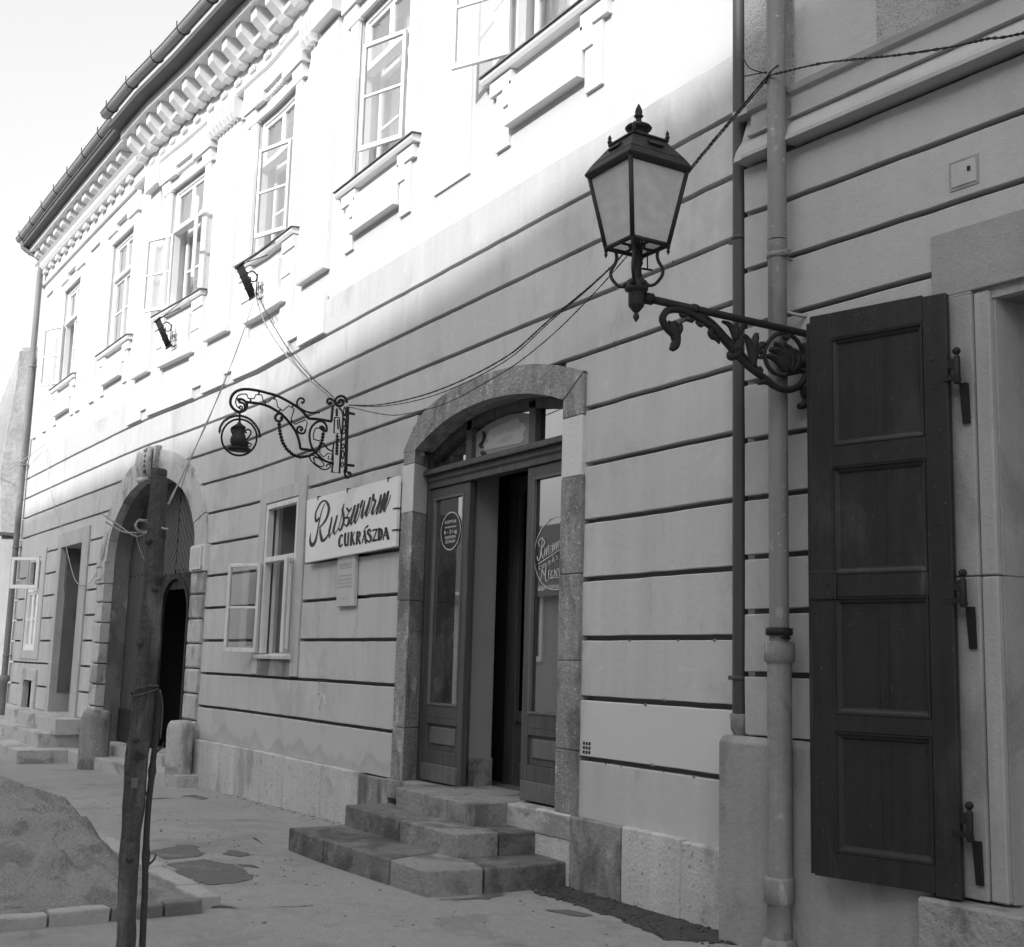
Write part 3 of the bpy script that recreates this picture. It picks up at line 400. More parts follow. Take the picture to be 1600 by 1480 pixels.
patch('damp_patch', [(-9.95,-2.26),(-10.31,-1.90),(-10.25,-1.80),(-9.75,-1.86),(-9.60,-1.98),(-9.60,-2.2)], PATCH, .004, kind='structure')
patch('damp_patch', [(-9.68,-1.74),(-9.85,-1.63),(-9.79,-1.58),(-9.56,-1.56),(-9.5,-1.66)], PATCH, .004, rough=.03, kind='structure')
patch('damp_patch', [(-9.20,-1.80),(-9.10,-1.70),(-8.95,-1.70),(-9.02,-1.80)], PATCH, .004, rough=.03, kind='structure')
patch('damp_patch', [(-14.6,-.62),(-14.55,-.45),(-14.1,-.42),(-14.0,-.55)], PATCH, .004, rough=.03, kind='structure')
patch('damp_patch', [(-7.32,-1.15),(-7.30,-.98),(-7.38,-.60),(-7.33,-.55),(-7.22,-.8)], PATCH, .004, rough=.04, kind='structure')
patch('damp_patch', [(-6.75,-.62),(-6.72,-.50),(-6.50,-.46),(-6.48,-.58)], PATCH, .004, rough=.03, kind='structure')
patch('soil_strip', [(-7.45,.05),(-7.45,-.25),(-7.2,-.38),(-6.9,-.34),(-6.6,-.38),(-6.3,-.36),(-5.9,-.44),(-5.72,-.50),(-5.6,-.30),(-5.45,-.20),(-5.45,.05)], DIRT, .005, kind='structure')
rb = MB(); random.seed(3)
for i in range(260):
    x = random.uniform(-7.4, -5.5); y = random.uniform(-.38, -.04); r = random.uniform(.006, .022)
    rb.ball((x, y, gz(x)+.004), r, random.uniform(.7, 1.5), random.uniform(.7, 1.4), .6, n=5)
rb.build('soil_clods', DIRT, jitter=.008, kind='stuff', label='loose dark soil clods and grit along the foot of the wall')
cr = MB()
for pts in ([(-7.75,-2.62),(-7.6,-2.45),(-7.52,-2.2),(-7.45,-1.95),(-7.42,-1.6)], [(-14.2,-1.15),(-14.3,-.85),(-14.5,-.5)], [(-9.75,-1.2),(-10.2,-1.24),(-10.5,-1.2)]):
    cr.tube([(x, y, gz(x)-.002) for x, y in pts], .007, n=5, smooth=4)
cr.build('pavement_crack', PATCH, jitter=.02, kind='structure')

# ---------------------------------------------------------------- main house
HOUSE = thing('confectionery_house', 'long two-storey plastered house with grooved ground floor and stucco window hoods', 'building', (-16, 0, -.1))
LV = [5.02, 4.605, 4.19, 3.775, 3.36, 2.945, 2.53, 2.115, 1.70, 1.285, .87]     # grooves
WC = [-8.0, -11.25, -14.45, -17.6, -20.75, -24.2]                               # upper window axes
XL, XR = -27.15, -5.5
HOLES = [(-10.32, -7.36, .0, 3.66), (-14.0, -12.95, 1.53, 3.30), (-20.5, -16.05, -.5, 4.05), (-23.28, -21.80, .3, 3.36), (-25.95, -24.88, 1.52, 3.30), (-25.46, -24.72, .1, .97)] \
      + [(c-.66, c+.66, 6.60, 8.52) for c in WC]
def wallbands(z0, z1, y0, y1, m, name, xl=XL, xr=XR):
    zs = sorted({z0, z1} | {z for h in HOLES for z in h[2:] if z0 < z < z1})
    mb = MB(gm)
    for a, b in zip(zs, zs[1:]):
        mid = (a+b)/2
        for p, q in cells(xl, xr, [(h[0], h[1]) for h in HOLES if h[2] < mid < h[3] and h[1] > xl and h[0] < xr]):
            mb.box(p, q, y0, y1, a, b)
    return mb.build(name, m, HOUSE)
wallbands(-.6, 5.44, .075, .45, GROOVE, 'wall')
wallbands(5.44, 9.9, .022, .45, PLASTER_UP, 'upper_wall')
def ellx(cx, a, b, zc, z):
    if z <= zc: return a
    t = 1-((z-zc)/b)**2
    return a*math.sqrt(t) if t > 0 else 0
# openings in the plaster courses (outer edges of the stone surrounds)
def course_holes(z0, z1):
    H = []
    def add(a, b, lo, hi):
        if z0 < hi-.02 and z1 > lo+.02: H.append((a, b))
    if z0 < 3.30: H.append((-10.29, -7.34))
    elif z0 < 3.8:
        H.append((-10.10, -7.62)) if z0 < 3.6 else None
    if z0 < 4.3:
        h = ellx(0, 2.30, 1.50, 2.95, z1-.02)
        if h > 0: H.append((-18.25-h, -18.25+h))
    add(-14.20, -12.72, 1.30, 3.45)
    add(-23.52, -21.36, .0, 3.60)
    add(-26.10, -24.50, 1.36, 3.44)
    add(-25.78, -24.43, .0, 1.16)
    return H
rnd = random.Random(5)
lv = [5.44] + LV + [.46]
for i in range(len(lv)-1):
    top, bot = lv[i], lv[i+1]
    gt = 0 if i == 0 else .017
    gb = .017 if i < len(LV) else 0
    if i == 0: top, gt = 5.44, 0
    edges = cells(XL, XR-.02, course_holes(bot, top))
    for a, b in edges:
        # long courses stay whole: they run unbroken between openings
        mb = MB(gm); mb.step = .16
        z0, z1 = bot+gb, top-gt
        mb.prof(a+.002, b-.002, [(.09, z0+.004), (.004, z0), (0, z0+.004), (0, z1-.006), (.006, z1), (.09, z1)])
        m = PLASTER_LOW if (i == len(lv)-2 and -16.1 < a < -10) else (PLASTER_NEW if (i == len(lv)-3 and a > -7.5) else PLASTER)
        if i == len(lv)-2 and a > -7.5: m = PLASTER
        mb.build('plaster_course', m, HOUSE, jitter=.004)
# stepped stucco band over the gateway
mb = MB(gm)
for a, b, z in ((-19.62,-18.94,5.055),(-18.94,-18.62,5.185),(-18.62,-16.83,5.055),(-16.83,-16.48,5.185),(-16.48,-15.68,5.055),(-15.68,-15.40,5.185),(-15.40,-13.53,5.055),(-13.53,-13.22,5.185),(-13.22,-12.45,5.055)):
    mb.box(a, b, -.04, .0, z, 5.50)
mb.build('stepped_band', PLASTER_TRIM, HOUSE)
mb = MB(gm); mb.box(-9.95, -9.27, .0, .03, 5.83, 9.05); mb.build('lesene', PLASTER_TRIM, HOUSE)
# lesenes and caps
for a, b, zb in ((-13.30,-12.48,5.80),(-16.48,-15.68,5.78),(-19.50,-18.72,5.77)):
    mb = MB(gm); mb.prof(a, b, [(.03, zb), (-.06, zb+.0), (-.075, zb+.03), (-.03, zb+.09), (-.03, 8.80), (.03, 8.80)])
    mb.build('lesene', PLASTER_TRIM, HOUSE)
for a, b in ((-22.95,-22.25),(-26.55,-25.9)):
    mb = MB(gm); mb.box(a-.28, b+.28, -.02, .03, 8.84, 9.04); mb.box(a-.28, a, -.02, .03, 5.84, 8.84); mb.box(b, b+.28, -.02, .03, 5.84, 8.84); mb.build('wall_panel_frame', PLASTER_TRIM, HOUSE)
mb = MB(gm)
mb.box(-13.05, -12.42, -.15, .03, 8.84, 9.05); mb.build('lesene_cap', PLASTER_TRIM, HOUSE)
mb = MB(gm); mb.box(-19.20, -18.60, -.15, .03, 8.73, 9.05); mb.build('lesene_cap', PLASTER_TRIM, HOUSE)
for x0, n in ((-13.42, 3), (-16.62, 8)):
    mb = MB(gm); mb.box(x0-.02, x0+n*.125, -.02, .03, 8.74, 9.06)
    for k in range(n): mb.prof(x0+k*.125, x0+k*.125+.085, [(.02, 8.76), (-.10, 8.76), (-.15, 8.84), (-.15, 9.05), (.02, 9.05)])
    mb.build('fluted_cap', PLASTER_TRIM, HOUSE)
# window hoods, aprons, ears, sills
for k, c in enumerate(WC):
    if k < 4:
        mb = MB(gm)
        for a, b in ((c-.98, c-.32), (c+.34, c+1.0)):
            mb.prof(a, b, [(.03, 8.67), (-.10, 8.67), (-.10, 9.04), (.03, 9.04)])
        mb.box(c-.32, c+.34, -.095, .03, 8.80, 9.04)
        for a, b in ((c-.95, c-.62), (c+.62, c+.95)):
            mb.prof(a, b, [(.03, 8.50), (-.03, 8.50), (-.05, 8.56), (-.075, 8.668), (.03, 8.668)])
        mb.build('window_hood', PLASTER_TRIM, HOUSE)
        mb = MB(gm)
        for j in range(7): mb.ball((c-.27+j*.095, -.05, 8.71), .040, 1, .9, 1.1)
        mb.build('bead_row', PLASTER_TRIM, HOUSE)
    else:
        mb = MB(gm)
        mb.box(c-.95, c-.36, -.05, .03, 8.70, 8.90); mb.box(c+.30, c+.90, -.05, .03, 8.70, 8.90); mb.box(c-.36, c+.30, -.052, .03, 8.82, 8.96)
        mb.build('window_hood', PLASTER_TRIM, HOUSE)
    # flat architrave
    mb = MB(gm)
    for a, b in ((c-.86, c-.66), (c+.66, c+.86)): mb.box(a, b, -.02, .03, 6.60, 8.52)
    mb.box(c-.86, c+.86, -.022, .03, 8.52, 8.66)
    mb.build('architrave', PLASTER_TRIM, HOUSE)
    mb = MB(gm)
    mb.prof(c-.98, c+.93, [(.10, 6.51), (-.055, 6.51), (-.075, 6.54), (-.075, 6.575), (.10, 6.59)])
    sl = mb.build('window_sill', PLASTER_TRIM, HOUSE)
    mb = MB(gm); mb.prof(c-1.0, c+.95, [(.06, 6.594), (-.092, 6.580), (-.095, 6.572), (-.091, 6.588), (.06, 6.602)]); mb.build('sill_flashing', ZINC, sl)
    mb = MB(gm)
    if k in (2, 3):
        mb.box(c-.52, c+.46, -.045, .03, 5.90, 6.34); mb.box(c-.60, c+.72, -.085, .03, 5.72, 5.86)
        for s in (-1, 1):
            a = c-.95 if s < 0 else c+.52
            mb.box(a, a+.40, -.035, .03, 6.36, 6.50); mb.box(a+(.12 if s < 0 else 0), a+(.40 if s < 0 else .30), -.03, .03, 6.05, 6.14)
            mb.box(a, a+.40, -.012, .03, 5.45, 6.36)
    else:
        mb.prof(c-.55, c+.55, [(.03, 5.98), (-.07, 5.98), (-.075, 6.02), (-.03, 6.07), (-.03, 6.40), (.03, 6.40)])
        for s in (-1, 1):
            a = c-.88 if s < 0 else c+.52
            mb.box(a, a+.36, -.03, .03, 6.37, 6.50)
            a = c-.66 if s < 0 else c+.55
            mb.box(a, a+.13, -.028, .03, 6.20, 6.37)
            mb.box(c+s*.68-.11, c+s*.68+.11, -.008, .03, 5.84, 6.37)
    mb.build('window_apron', PLASTER_TRIM, HOUSE)

def leaf_mb(hx, hy, dx, dy, w, z0, z1, bars=(.5,), fr=.042, th=.04, warp=None):
    """a casement standing from the hinge (hx,hy) along (dx,dy); returns frame and panes"""
    L = math.hypot(dx, dy); u = Vector((dx/L, dy/L, 0)); v = Vector((-u.y, u.x, 0)); wz = Vector((0, 0, 1))
    A = MB(warp); G = MB(warp)
    def bar(s0, s1, a, b, t=th): A.obox(Vector((hx, hy, 0))+u*((s0+s1)/2)+wz*((a+b)/2), u, v, wz, (s1-s0)/2, t/2, (b-a)/2)
    bar(0, fr, z0, z1); bar(w-fr, w, z0, z1); bar(fr, w-fr, z0, z0+fr*1.2); bar(fr, w-fr, z1-fr, z1)
    for f in bars:
        zc = z0+(z1-z0)*f; bar(fr, w-fr, zc-.014, zc+.014, th*.7)
    G.obox(Vector((hx, hy, 0))+u*(w/2)+wz*((z0+z1)/2), u, v, wz, w/2-fr-.0005, .002, (z1-z0)/2-fr)
    return A, G
def flat_sash(A, G, x0, x1, z0, z1, n, bars=(), fr=.05):
    A.box(x0, x0+fr, n, n+.04, z0, z1); A.box(x1-fr, x1, n, n+.04, z0, z1); A.box(x0+fr, x1-fr, n, n+.04, z0, z0+fr); A.box(x0+fr, x1-fr, n, n+.04, z1-fr, z1)
    for f in bars:
        zc = z0+(z1-z0)*f; A.box(x0+fr, x1-fr, n+.006, n+.034, zc-.014, zc+.014)
    G.box(x0+fr, x1-fr, n+.018, n+.022, z0+fr, z1-fr)
def upper_window(k, c, leaves):
    """leaves: closed sides 'L','R' and open ones [(side, dx, dy)]"""
    yo = gm(c)
    A = MB(gm)
    z0, zt, z1 = 6.61, 7.86, 8.51; n = .06
    A.box(c-.65, c-.59, n, n+.09, z0, z1); A.box(c+.59, c+.65, n, n+.09, z0, z1); A.box(c-.59, c+.59, n, n+.09, z1-.06, z1); A.box(c-.59, c+.59, n, n+.09, z0, z0+.05)
    A.box(c-.59, c+.59, n-.03, n+.085, zt-.035, zt+.035)
    f = A.build('window', WHITE, HOUSE, bevel=.004)
    A, G = MB(gm), MB(gm)
    for s in (-1, 1):
        a, b = (c-.59, c) if s < 0 else (c, c+.59)
        flat_sash(A, G, a, b, zt+.035, z1-.06, n+.02)
    if k >= 4:   # the last two windows keep a closed right leaf with glazing bar
        pass
    A.build('top_light', WHITE, f); G.build('pane', GLASS, f)
    for side in 'LR':
        op = [l for l in leaves if l[0] == side]
        if not op:
            A, G = MB(gm), MB(gm)
            a, b = (c-.59, c) if side == 'L' else (c, c+.59)
            flat_sash(A, G, a, b, z0+.05, zt-.035, n+.02, (.5,))
            A.build('casement', WHITE, f); G.build('pane', GLASS, f)
        elif op[0][1] is not None:
            hx = c-.59 if side == 'L' else c+.59
            A, G = leaf_mb(hx, yo+n-.07, op[0][1], op[0][2], .60, z0+.05, zt-.03)
            A.build('casement', WHITE, f, bevel=.003); G.build('pane', GLASS, f)
    # inner winter window
    A, G = MB(gm), MB(gm)
    for a, b in ((c-.62, c), (c, c+.62)):
        flat_sash(A, G, a, b, zt, z1-.02, .25, fr=.06)
        if not (op and False): flat_sash(A, G, a, b, z0+.02, zt, .25, (.5,), fr=.06)
    A.build('inner_casement', WHITE, f); G.build('pane', GLASS, f)
    A = MB(gm); A.box(c-.70, c-.45, .50, .52, 6.5, 8.6); A.box(c+.40, c+.70, .50, .52, 6.5, 8.6); A.build('curtain', CURT, f)
    A = MB(gm); A.box(c-.9, c+.9, 1.3, 1.32, 6.2, 8.9); A.box(c-.92, c-.90, .46, 1.32, 6.2, 8.9); A.box(c+.9, c+.92, .46, 1.32, 6.2, 8.9); A.build('room_wall', ROOM, f)
upper_window(0, WC[0], [('L', -.54, -.28), ('R', None, None)])
upper_window(1, WC[1], [('L', None, None), ('R', -.55, -.22)])
upper_window(2, WC[2], [('L', None, None), ('R', -.56, -.20)])
upper_window(3, WC[3], [('L', -.55, -.26), ('R', .56, -.17)])
upper_window(4, WC[4], [])
upper_window(5, WC[5], [('L', -.55, -.25)])

# cornice, modillions, gutter, roof
XS = -19.9
mb = MB(gm)
mb.prof(XS, XR, [(.05, 9.05), (-.10, 9.05), (-.13, 9.08), (-.13, 9.13), (-.09, 9.17), (.05, 9.17)]); mb.build('architrave_roll', PLASTER_TRIM, HOUSE)
mb = MB(gm); mb.prof(XL, XS-.3, [(.05, 9.17), (-.03, 9.17), (-.03, 9.21), (.05, 9.21)]); mb.build('frieze_fillet', PLASTER_TRIM, HOUSE)
mb = MB(gm); mb.prof(XL-.1, XS, [(.05, 9.50), (-.08, 9.50), (-.13, 9.56), (-.13, 9.62), (-.18, 9.66), (.05, 9.66)]); mb.build('cornice_moulding', PLASTER_TRIM, HOUSE)
mb = MB(gm); mb.box(XL-.1, XS, -.34, .05, 9.86, 9.97); mb.build('cornice_shelf', WHITE_OLD, HOUSE)
mb = MB(gm); mb.box(XS, XR, -.40, .05, 9.84, 9.97); mb.build('cornice_shelf', WHITE_OLD, HOUSE)
mb = MB(gm); mb.box(XL-.1, XS, -.48, .05, 9.975, 10.06); mb.build('eave_boards', EAVE, HOUSE)
mb = MB(gm); mb.box(XS, XR, -.60, .05, 9.975, 10.06); mb.build('eave_boards', EAVE, HOUSE)
proto = None
def share(o, dx, dy):
    c = o.copy(); sc.collection.objects.link(c); c.parent = o.parent; c.location = (dx, dy, 0); return c
x = -26.95; k = 0
while x < XS-.25:
    if k == 0:
        mb = MB(); y = gm(x); mb.slab([], 0, 0) if False else None
        mb.prof(x, x+.27, [(y+.05, 9.665), (y-.13, 9.70), (y-.25, 9.74), (y-.25, 9.858), (y+.05, 9.858)]); P1 = mb.build('modillion', PLASTER_TRIM, HOUSE, bevel=.008); x0 = x
        mb = MB(); mb.box(x, x+.22, y-.06, y+.02, 9.41, 9.498); P2 = mb.build('dentil', PLASTER_TRIM, HOUSE)
    else:
        dy = gm(x)-gm(x0); share(P1, x-x0, dy); share(P2, x-x0, dy)
    x += .57; k += 1
x = XS+.10; k = 0
while x < XR-.2:
    if k == 0:
        mb = MB(); y = gm(x)
        mb.prof(x, x+.20, [(y+.02, 9.50), (y-.10, 9.50), (y-.16, 9.57), (y-.25, 9.65), (y-.31, 9.70), (y-.32, 9.838), (y+.02, 9.838)]); Q1 = mb.build('console', PLASTER_TRIM, HOUSE, bevel=.006)
        mb = MB(); mb.prof(x+.20, x+.50, [(y+.04, 9.55)]+[(y-.10-.05*math.cos(a*math.pi/4), 9.60+.05*math.sin(a*math.pi/4)) for a in (-2, -1, 0, 1, 2)]+[(y+.04, 9.65)]); Q2 = mb.build('roll_moulding', PLASTER_TRIM, HOUSE)
        mb = MB()
        for j in range(4): mb.prof(x+.26+j*.05, x+.26+j*.05+.032, [(y+.03, 9.35-.0), (y+.012, 9.36), (y-.0, 9.38), (y+.005, 9.43), (y+.03, 9.43)])
        Q3 = mb.build('guttae', PLASTER_TRIM, HOUSE); x1 = x
    else:
        dy = gm(x)-gm(x1); share(Q1, x-x1, dy); share(Q2, x-x1, dy); share(Q3, x-x1, dy)
    x += .50; k += 1
def gutter(x0, x1, off):
    ks = [x0]+[q for q in KX if x0 < q < x1]+[x1]
    pts = [(q, gm(q)-off, 10.19) for q in ks]
    prf = []
    mb = MB()
    vs = []; na = 9
    for q, y, z in pts:
        for a in range(na):
            t = math.pi*a/(na-1); vs.append((q, y+.09*math.cos(t), z-.09*math.sin(t)))
    fs = [(i*na+j, (i+1)*na+j, (i+1)*na+j+1, i*na+j+1) for i in range(len(pts)-1) for j in range(na-1)]
    mb.add(vs, fs, True)
    mb.add([vs[j] for j in range(na)], [tuple(range(na))])
    mb.tube([(q, y-.09, z) for q, y, z in pts], .012, n=6, smooth=0)
    o = mb.build('gutter', GUTTER, HOUSE, fix=False)
    md = o.modifiers.new('thick', 'SOLIDIFY'); md.thickness = .006
    x = x0+.35; first = None
    while x < x1:
        y = gm(x)-off
        if first is None:
            mb = MB(); mb.tube([(x, y+.10, 10.24)]+[(x, y+.097*math.cos(math.pi*a/8), 10.19-.097*math.sin(math.pi*a/8)) for a in range(9)]+[(x, y-.10, 10.27)], .008, n=6, smooth=0)
            first = mb.build('gutter_bracket', IRON, o); fx = x
        else:
            c = first.copy(); sc.collection.objects.link(c); c.parent = o; c.location = (x-fx, gm(x)-gm(fx), 0)
        x += 1.05
gutter(XL-.15, XS+.02, .50); gutter(XS+.02, XR, .66)
mb = MB(gm); mb.prof(XL-.1, XR, [(-.50, 10.06), (-.50, 10.12), (5.2, 14.4), (5.2, 14.3), (-.3, 10.06)]); mb.build('roof', TILE, HOUSE)
# body of the house behind the facade
mb = MB(); mb.box(XL, XR, 7.0, 7.2, -.5, 10); mb.box(XL, XR, .5, 7, 10.0, 10.05); mb.box(XL, XR, .5, 7, 4.6, 4.9); mb.box(XL+.02, XL+.3, -.1, 7, -.5, 10); mb.box(XR-.25, XR-.02, .5, 7, -.5, 10)
mb.box(-14.9, -14.7, .46, 7, -.5, 10); mb.box(-11.0, -10.8, .9, 7, -.5, 5); mb.box(-21.0, -20.9, .9, 7, -.5, 5)
mb.build('inner_wall', DARK, HOUSE)
mb = MB(); mb.box(XL+.3, XR-.3, .46, 7, .30, .455) if False else mb.box(-14.7, XR-.3, .05, 7, .28, .462); mb.build('room_floor', FLOOR, HOUSE)

# plinth of big upright slabs
def slabs(xs, z1=.455, name='plinth_slab', mats=None):
    for i, (a, b) in enumerate(zip(xs, xs[1:])):
        mb = MB(gm); mb.box(a+.005, b-.005, -.045-.006*(i % 2), .04, -.5, z1+rnd.uniform(-.008, .008))
        mb.build(name, mats[i] if mats else SLAB, HOUSE, bevel=.010, jitter=.003)
slabs([-15.86, -15.23, -14.50, -13.90, -12.89, -11.86, -10.95], mats=[SLAB]*6)
slabs([-10.95, -10.45, -10.31], mats=[SLAB_DARK, SLAB_DARK])
slabs([-7.84, -7.38, -6.78], z1=.47, mats=[SLAB, SLAB_DARK]); slabs([-6.78, -6.16, -5.63], z1=.47, mats=[SLAB, SLAB])
slabs([XL+.0, -26.3, -25.8], z1=.45, mats=[SLAB, SLAB]); 

# ----- stone surround of the shop door
def arch_stones(cx, ai, bi, zi, ao, bo, zo, n, y0, y1, m, name, amin=0, amax=math.pi, pale=(), sub=3, gap=.004, bev=.006):
    for i in range(n):
        t0 = amin+(amax-amin)*i/n; t1 = amin+(amax-amin)*(i+1)/n
        mb = MB(gm); inn, out = [], []
        for j in range(sub+1):
            t = t0+(t1-t0)*j/sub
            inn.append((cx+ai*math.cos(t), zi+bi*math.sin(t))); out.append((cx+ao*math.cos(t), zo+bo*math.sin(t)))
        for j in range(sub): mb.slab([inn[j], out[j], out[j+1], inn[j+1]], y0, y1)
        mb.build(name, m, HOUSE)
# arch: segment through (-10.05,3.46) (-8.82,3.66) (-7.60,3.48)
def seg(cx, half, rise, z0):
    R = (half*half+rise*rise)/(2*rise); return R, z0+rise-R
def arch_z(x, cx, half, rise, z0):
    R, zc = seg(cx, half, rise, z0); return zc+math.sqrt(max(R*R-(x-cx)**2, 0))
IX, IZ = [-10.06, -9.67, -9.24, -8.71, -8.22, -7.87, -7.60], [3.42, 3.565, 3.65, 3.675, 3.63, 3.56, 3.47]
OX, OZ = [-10.30, -10.20, -10.02, -9.70, -9.26, -8.90, -8.59, -8.11, -7.66, -7.33], [3.42, 3.58, 3.72, 3.82, 3.88, 3.895, 3.89, 3.85, 3.75, 3.64]
def smooth_i(x, xs, ys):
    x = min(max(x, xs[0]), xs[-1])
    return sum(interp(min(max(x+d, xs[0]), xs[-1]), xs, ys) for d in (-.16, -.08, 0, .08, .16))/5 if xs[0]+.16 < x < xs[-1]-.16 else interp(x, xs, ys)
inn = [(-10.06+2.46*i/16) for i in range(17)]
zi = lambda x: smooth_i(x, IX, IZ)
zo = lambda x: smooth_i(x, OX, OZ)
mb = MB(gm)
out = [(-10.30+2.97*i/16) for i in range(17)]
poly = [(x, zi(x)) for x in inn]; polo = [(x, zo(x)) for x in out]
vs = [(x, y, z) for y in (-.035, .16) for x, z in poly+polo]; fs = []; n_ = 17; T_ = 2*n_
for i in range(n_-1):
    fs += [(i, i+1, n_+i+1, n_+i), (T_+i, T_+n_+i, T_+n_+i+1, T_+i+1), (i, T_+i, T_+i+1, i+1), (n_+i, n_+i+1, T_+n_+i+1, T_+n_+i)]
mb.add(vs, fs)
mb.build('arch_stone', STONE, HOUSE, jitter=.003)
for (a, b, zs_) in (('L', None, [.46, .92, 2.05, 2.85, 3.30, 3.42]), ('R', None, [.46, .92, 1.54, 2.16, 2.87, 3.32, 3.50])):
    for i, (z0, z1) in enumerate(zip(zs_, zs_[1:])):
        m = STONE_PALE if (i == len(zs_)-3) else STONE
        mb = MB(gm)
        if a == 'L': mb.plan([(-10.29+.01*math.sin(i*2.), -.035), (-10.05, -.035), (-10.20, .20), (-10.20, .42), (-10.29, .42)], z0+.002, z1-.002)
        else: mb.plan([(-7.60, -.035), (-7.335+.008*math.sin(i*3.), -.035), (-7.335, .42), (-7.46, .42), (-7.46, .20)], z0+.002, z1-.002)
        if a == 'R' and i == len(zs_)-2: mb = MB(gm); mb.slab([(-7.60, z0+.002), (-7.335, z0+.002), (-7.335, 3.632), (-7.60, 3.465)], -.034, .30)
        mb.build('jamb_stone', m, HOUSE, bevel=.006, jitter=.004)
# timber door case
DC = MB(gm); n0 = .17
DC.box(-10.20, -10.13, n0, n0+.12, .46, 3.60); DC.box(-7.53, -7.46, n0, n0+.12, .46, 3.60)
DC.prof(-10.20, -7.46, [(n0-.07, 3.20), (n0-.07, 3.225), (n0-.04, 3.26), (n0+.10, 3.26), (n0+.10, 3.20)])
DC.prof(-10.13, -7.53, [(n0-.01, 3.08), (n0-.01, 3.13), (n0-.03, 3.15), (n0-.03, 3.198), (n0+.10, 3.198), (n0+.10, 3.08)])
for xm in (-9.41, -8.36): DC.box(xm-.05, xm+.05, n0+.0, n0+.09, 3.26, 3.62)
for i in range(16):
    a, b = inn[i]-.0, inn[i+1]-.0
    DC.slab([(a, zi(a)-.085), (b, zi(b)-.085), (b, zi(b)+.12), (a, zi(a)+.12)], n0-.0, n0+.09)
door_case = DC.build('door_case', OAK, HOUSE, bevel=.003)
for i, (a, b) in enumerate(((-10.13, -9.46), (-9.36, -8.41), (-8.31, -7.53))):
    mb = MB(gm); N = 6
    for j in range(N):
        p = a+(b-a)*j/N; q = a+(b-a)*(j+1)/N
        mb.slab([(p, 3.26), (q, 3.26), (q, zi(min(max(q, -10.05), -7.61))-.07), (p, zi(min(max(p, -10.05), -7.61))-.07)], n0+.05, n0+.054)
    mb.build('transom_pane', GLASS_D, door_case)
    if i == 1:
        mb = MB(gm); mb.slab([(-9.36,3.262),(-8.41,3.262),(-8.41,3.52),(-8.55,3.555),(-8.8,3.58),(-9.0,3.57),(-9.20,3.545),(-9.36,3.50)], n0+.046, n0+.0475); mb.build('transom_backing', mat('transom_paper_back', .27, .8, var=.1), door_case)
        mb = MB(gm); mb.slab([(-9.20,3.33),(-8.60,3.31),(-8.55,3.34),(-8.57,3.38),(-8.52,3.42),(-8.56,3.47),(-8.62,3.48),(-8.66,3.53),(-9.12,3.50),(-9.17,3.44),(-9.14,3.40),(-9.21,3.37)], n0+.043, n0+.0455); mb.build('transom_label', mat('gilt_label', .42, .6, var=.1, scale=8), door_case)
        textobj('label_text', 'ALAPÍTTATOTT', -9.07, 3.425, n0+.042, .045, INK_G, door_case, width=.46)
        textobj('label_text', '1827', -8.93, 3.35, n0+.042, .045, INK_G, door_case, width=.19)
        mb = MB(gm); mb.tube([(-9.24,n0+.04,3.50),(-9.20,n0+.04,3.46),(-9.23,n0+.04,3.41),(-9.27,n0+.04,3.38),(-9.22,n0+.04,3.36)], [.008,.022,.012,.018,.006], flat=1); mb.tube([(-9.24,n0+.04,3.31),(-9.20,n0+.04,3.30),(-9.16,n0+.04,3.285)], [.018,.02,.008]); mb.build('label_ornament', INK, door_case)
def shop_leaf(x0, x1, name, st=.095, lab=None):
    A = MB(gm); n = n0+.01
    z0, z1 = .475, 3.075
    A.box(x0, x0+st, n, n+.055, z0, z1); A.box(x1-st, x1, n, n+.055, z0, z1); A.box(x0+st, x1-st, n, n+.055, z1-.09, z1)
    A.box(x0+st, x1-st, n, n+.055, 1.02, 1.13); A.box(x0+st, x1-st, n, n+.055, z0, .74); 
    A.box(x0+st, x1-st, n+.022, n+.045, .74, 1.02)
    A.prof(x0+st, x1-st, [(n, .965), (n+.02, .965), (n+.02, 1.02), (n, 1.02)]); 
    o = A.build(name, OAK, HOUSE, bevel=.004)
    A = MB(gm); A.slab([(x0+st+.05, .79), (x1-st-.05, .79), (x1-st-.05, .94), (x0+st+.05, .94)], n+.008, n+.03); A.build('panel', OAK_LIGHT, o, bevel=.012)
    A = MB(gm); A.box(x0+.03, x1-.06, n-.02, n+.01, .475, .62); A.build('kick_board', OAK_LIGHT, o, bevel=.004)
    A = MB(gm); A.box(x0+st, x0+st+.018, n-.008, n+.02, 1.13, z1-.09); A.box(x1-st-.018, x1-st, n-.008, n+.02, 1.13, z1-.09); A.box(x0+st+.018, x1-st-.018, n-.008, n+.02, 1.13, 1.148); A.box(x0+st+.018, x1-st-.018, n-.008, n+.02, z1-.108, z1-.09); A.build('glazing_bead', OAK_LIGHT, o)
    A = MB(gm); A.box(x0+st, x1-st, n+.022, n+.027, 1.13, z1-.09); A.build('pane', GLASS_D, o)
    return o
dl = shop_leaf(-10.13, -9.38, 'door_leaf'); dr = shop_leaf(-8.42, -7.53, 'door_leaf')
def ovalring(cx, cz, a, b, r, y, name, m, parent, n=40):
    A = MB(); 
    vs = []
    for k in range(n):
        t = 2*math.pi*k/n; vs += [(cx+(a-r)*math.cos(t), y, cz+(b-r)*math.sin(t)), (cx+(a+r)*math.cos(t), y, cz+(b+r)*math.sin(t))]
    A.add(vs, [(2*k, 2*k+1, (2*k+3) % (2*n), (2*k+2) % (2*n)) for k in range(n)]); return A.build(name, m, parent)
gy = n0+.03
A = MB(); A.slab([(-9.735+.182*math.cos(t*math.pi/16), 2.667+.168*math.sin(t*math.pi/16)) for t in range(32)], gy-.004, gy-.002); A.build('opening_hours_oval', DECAL, dl)
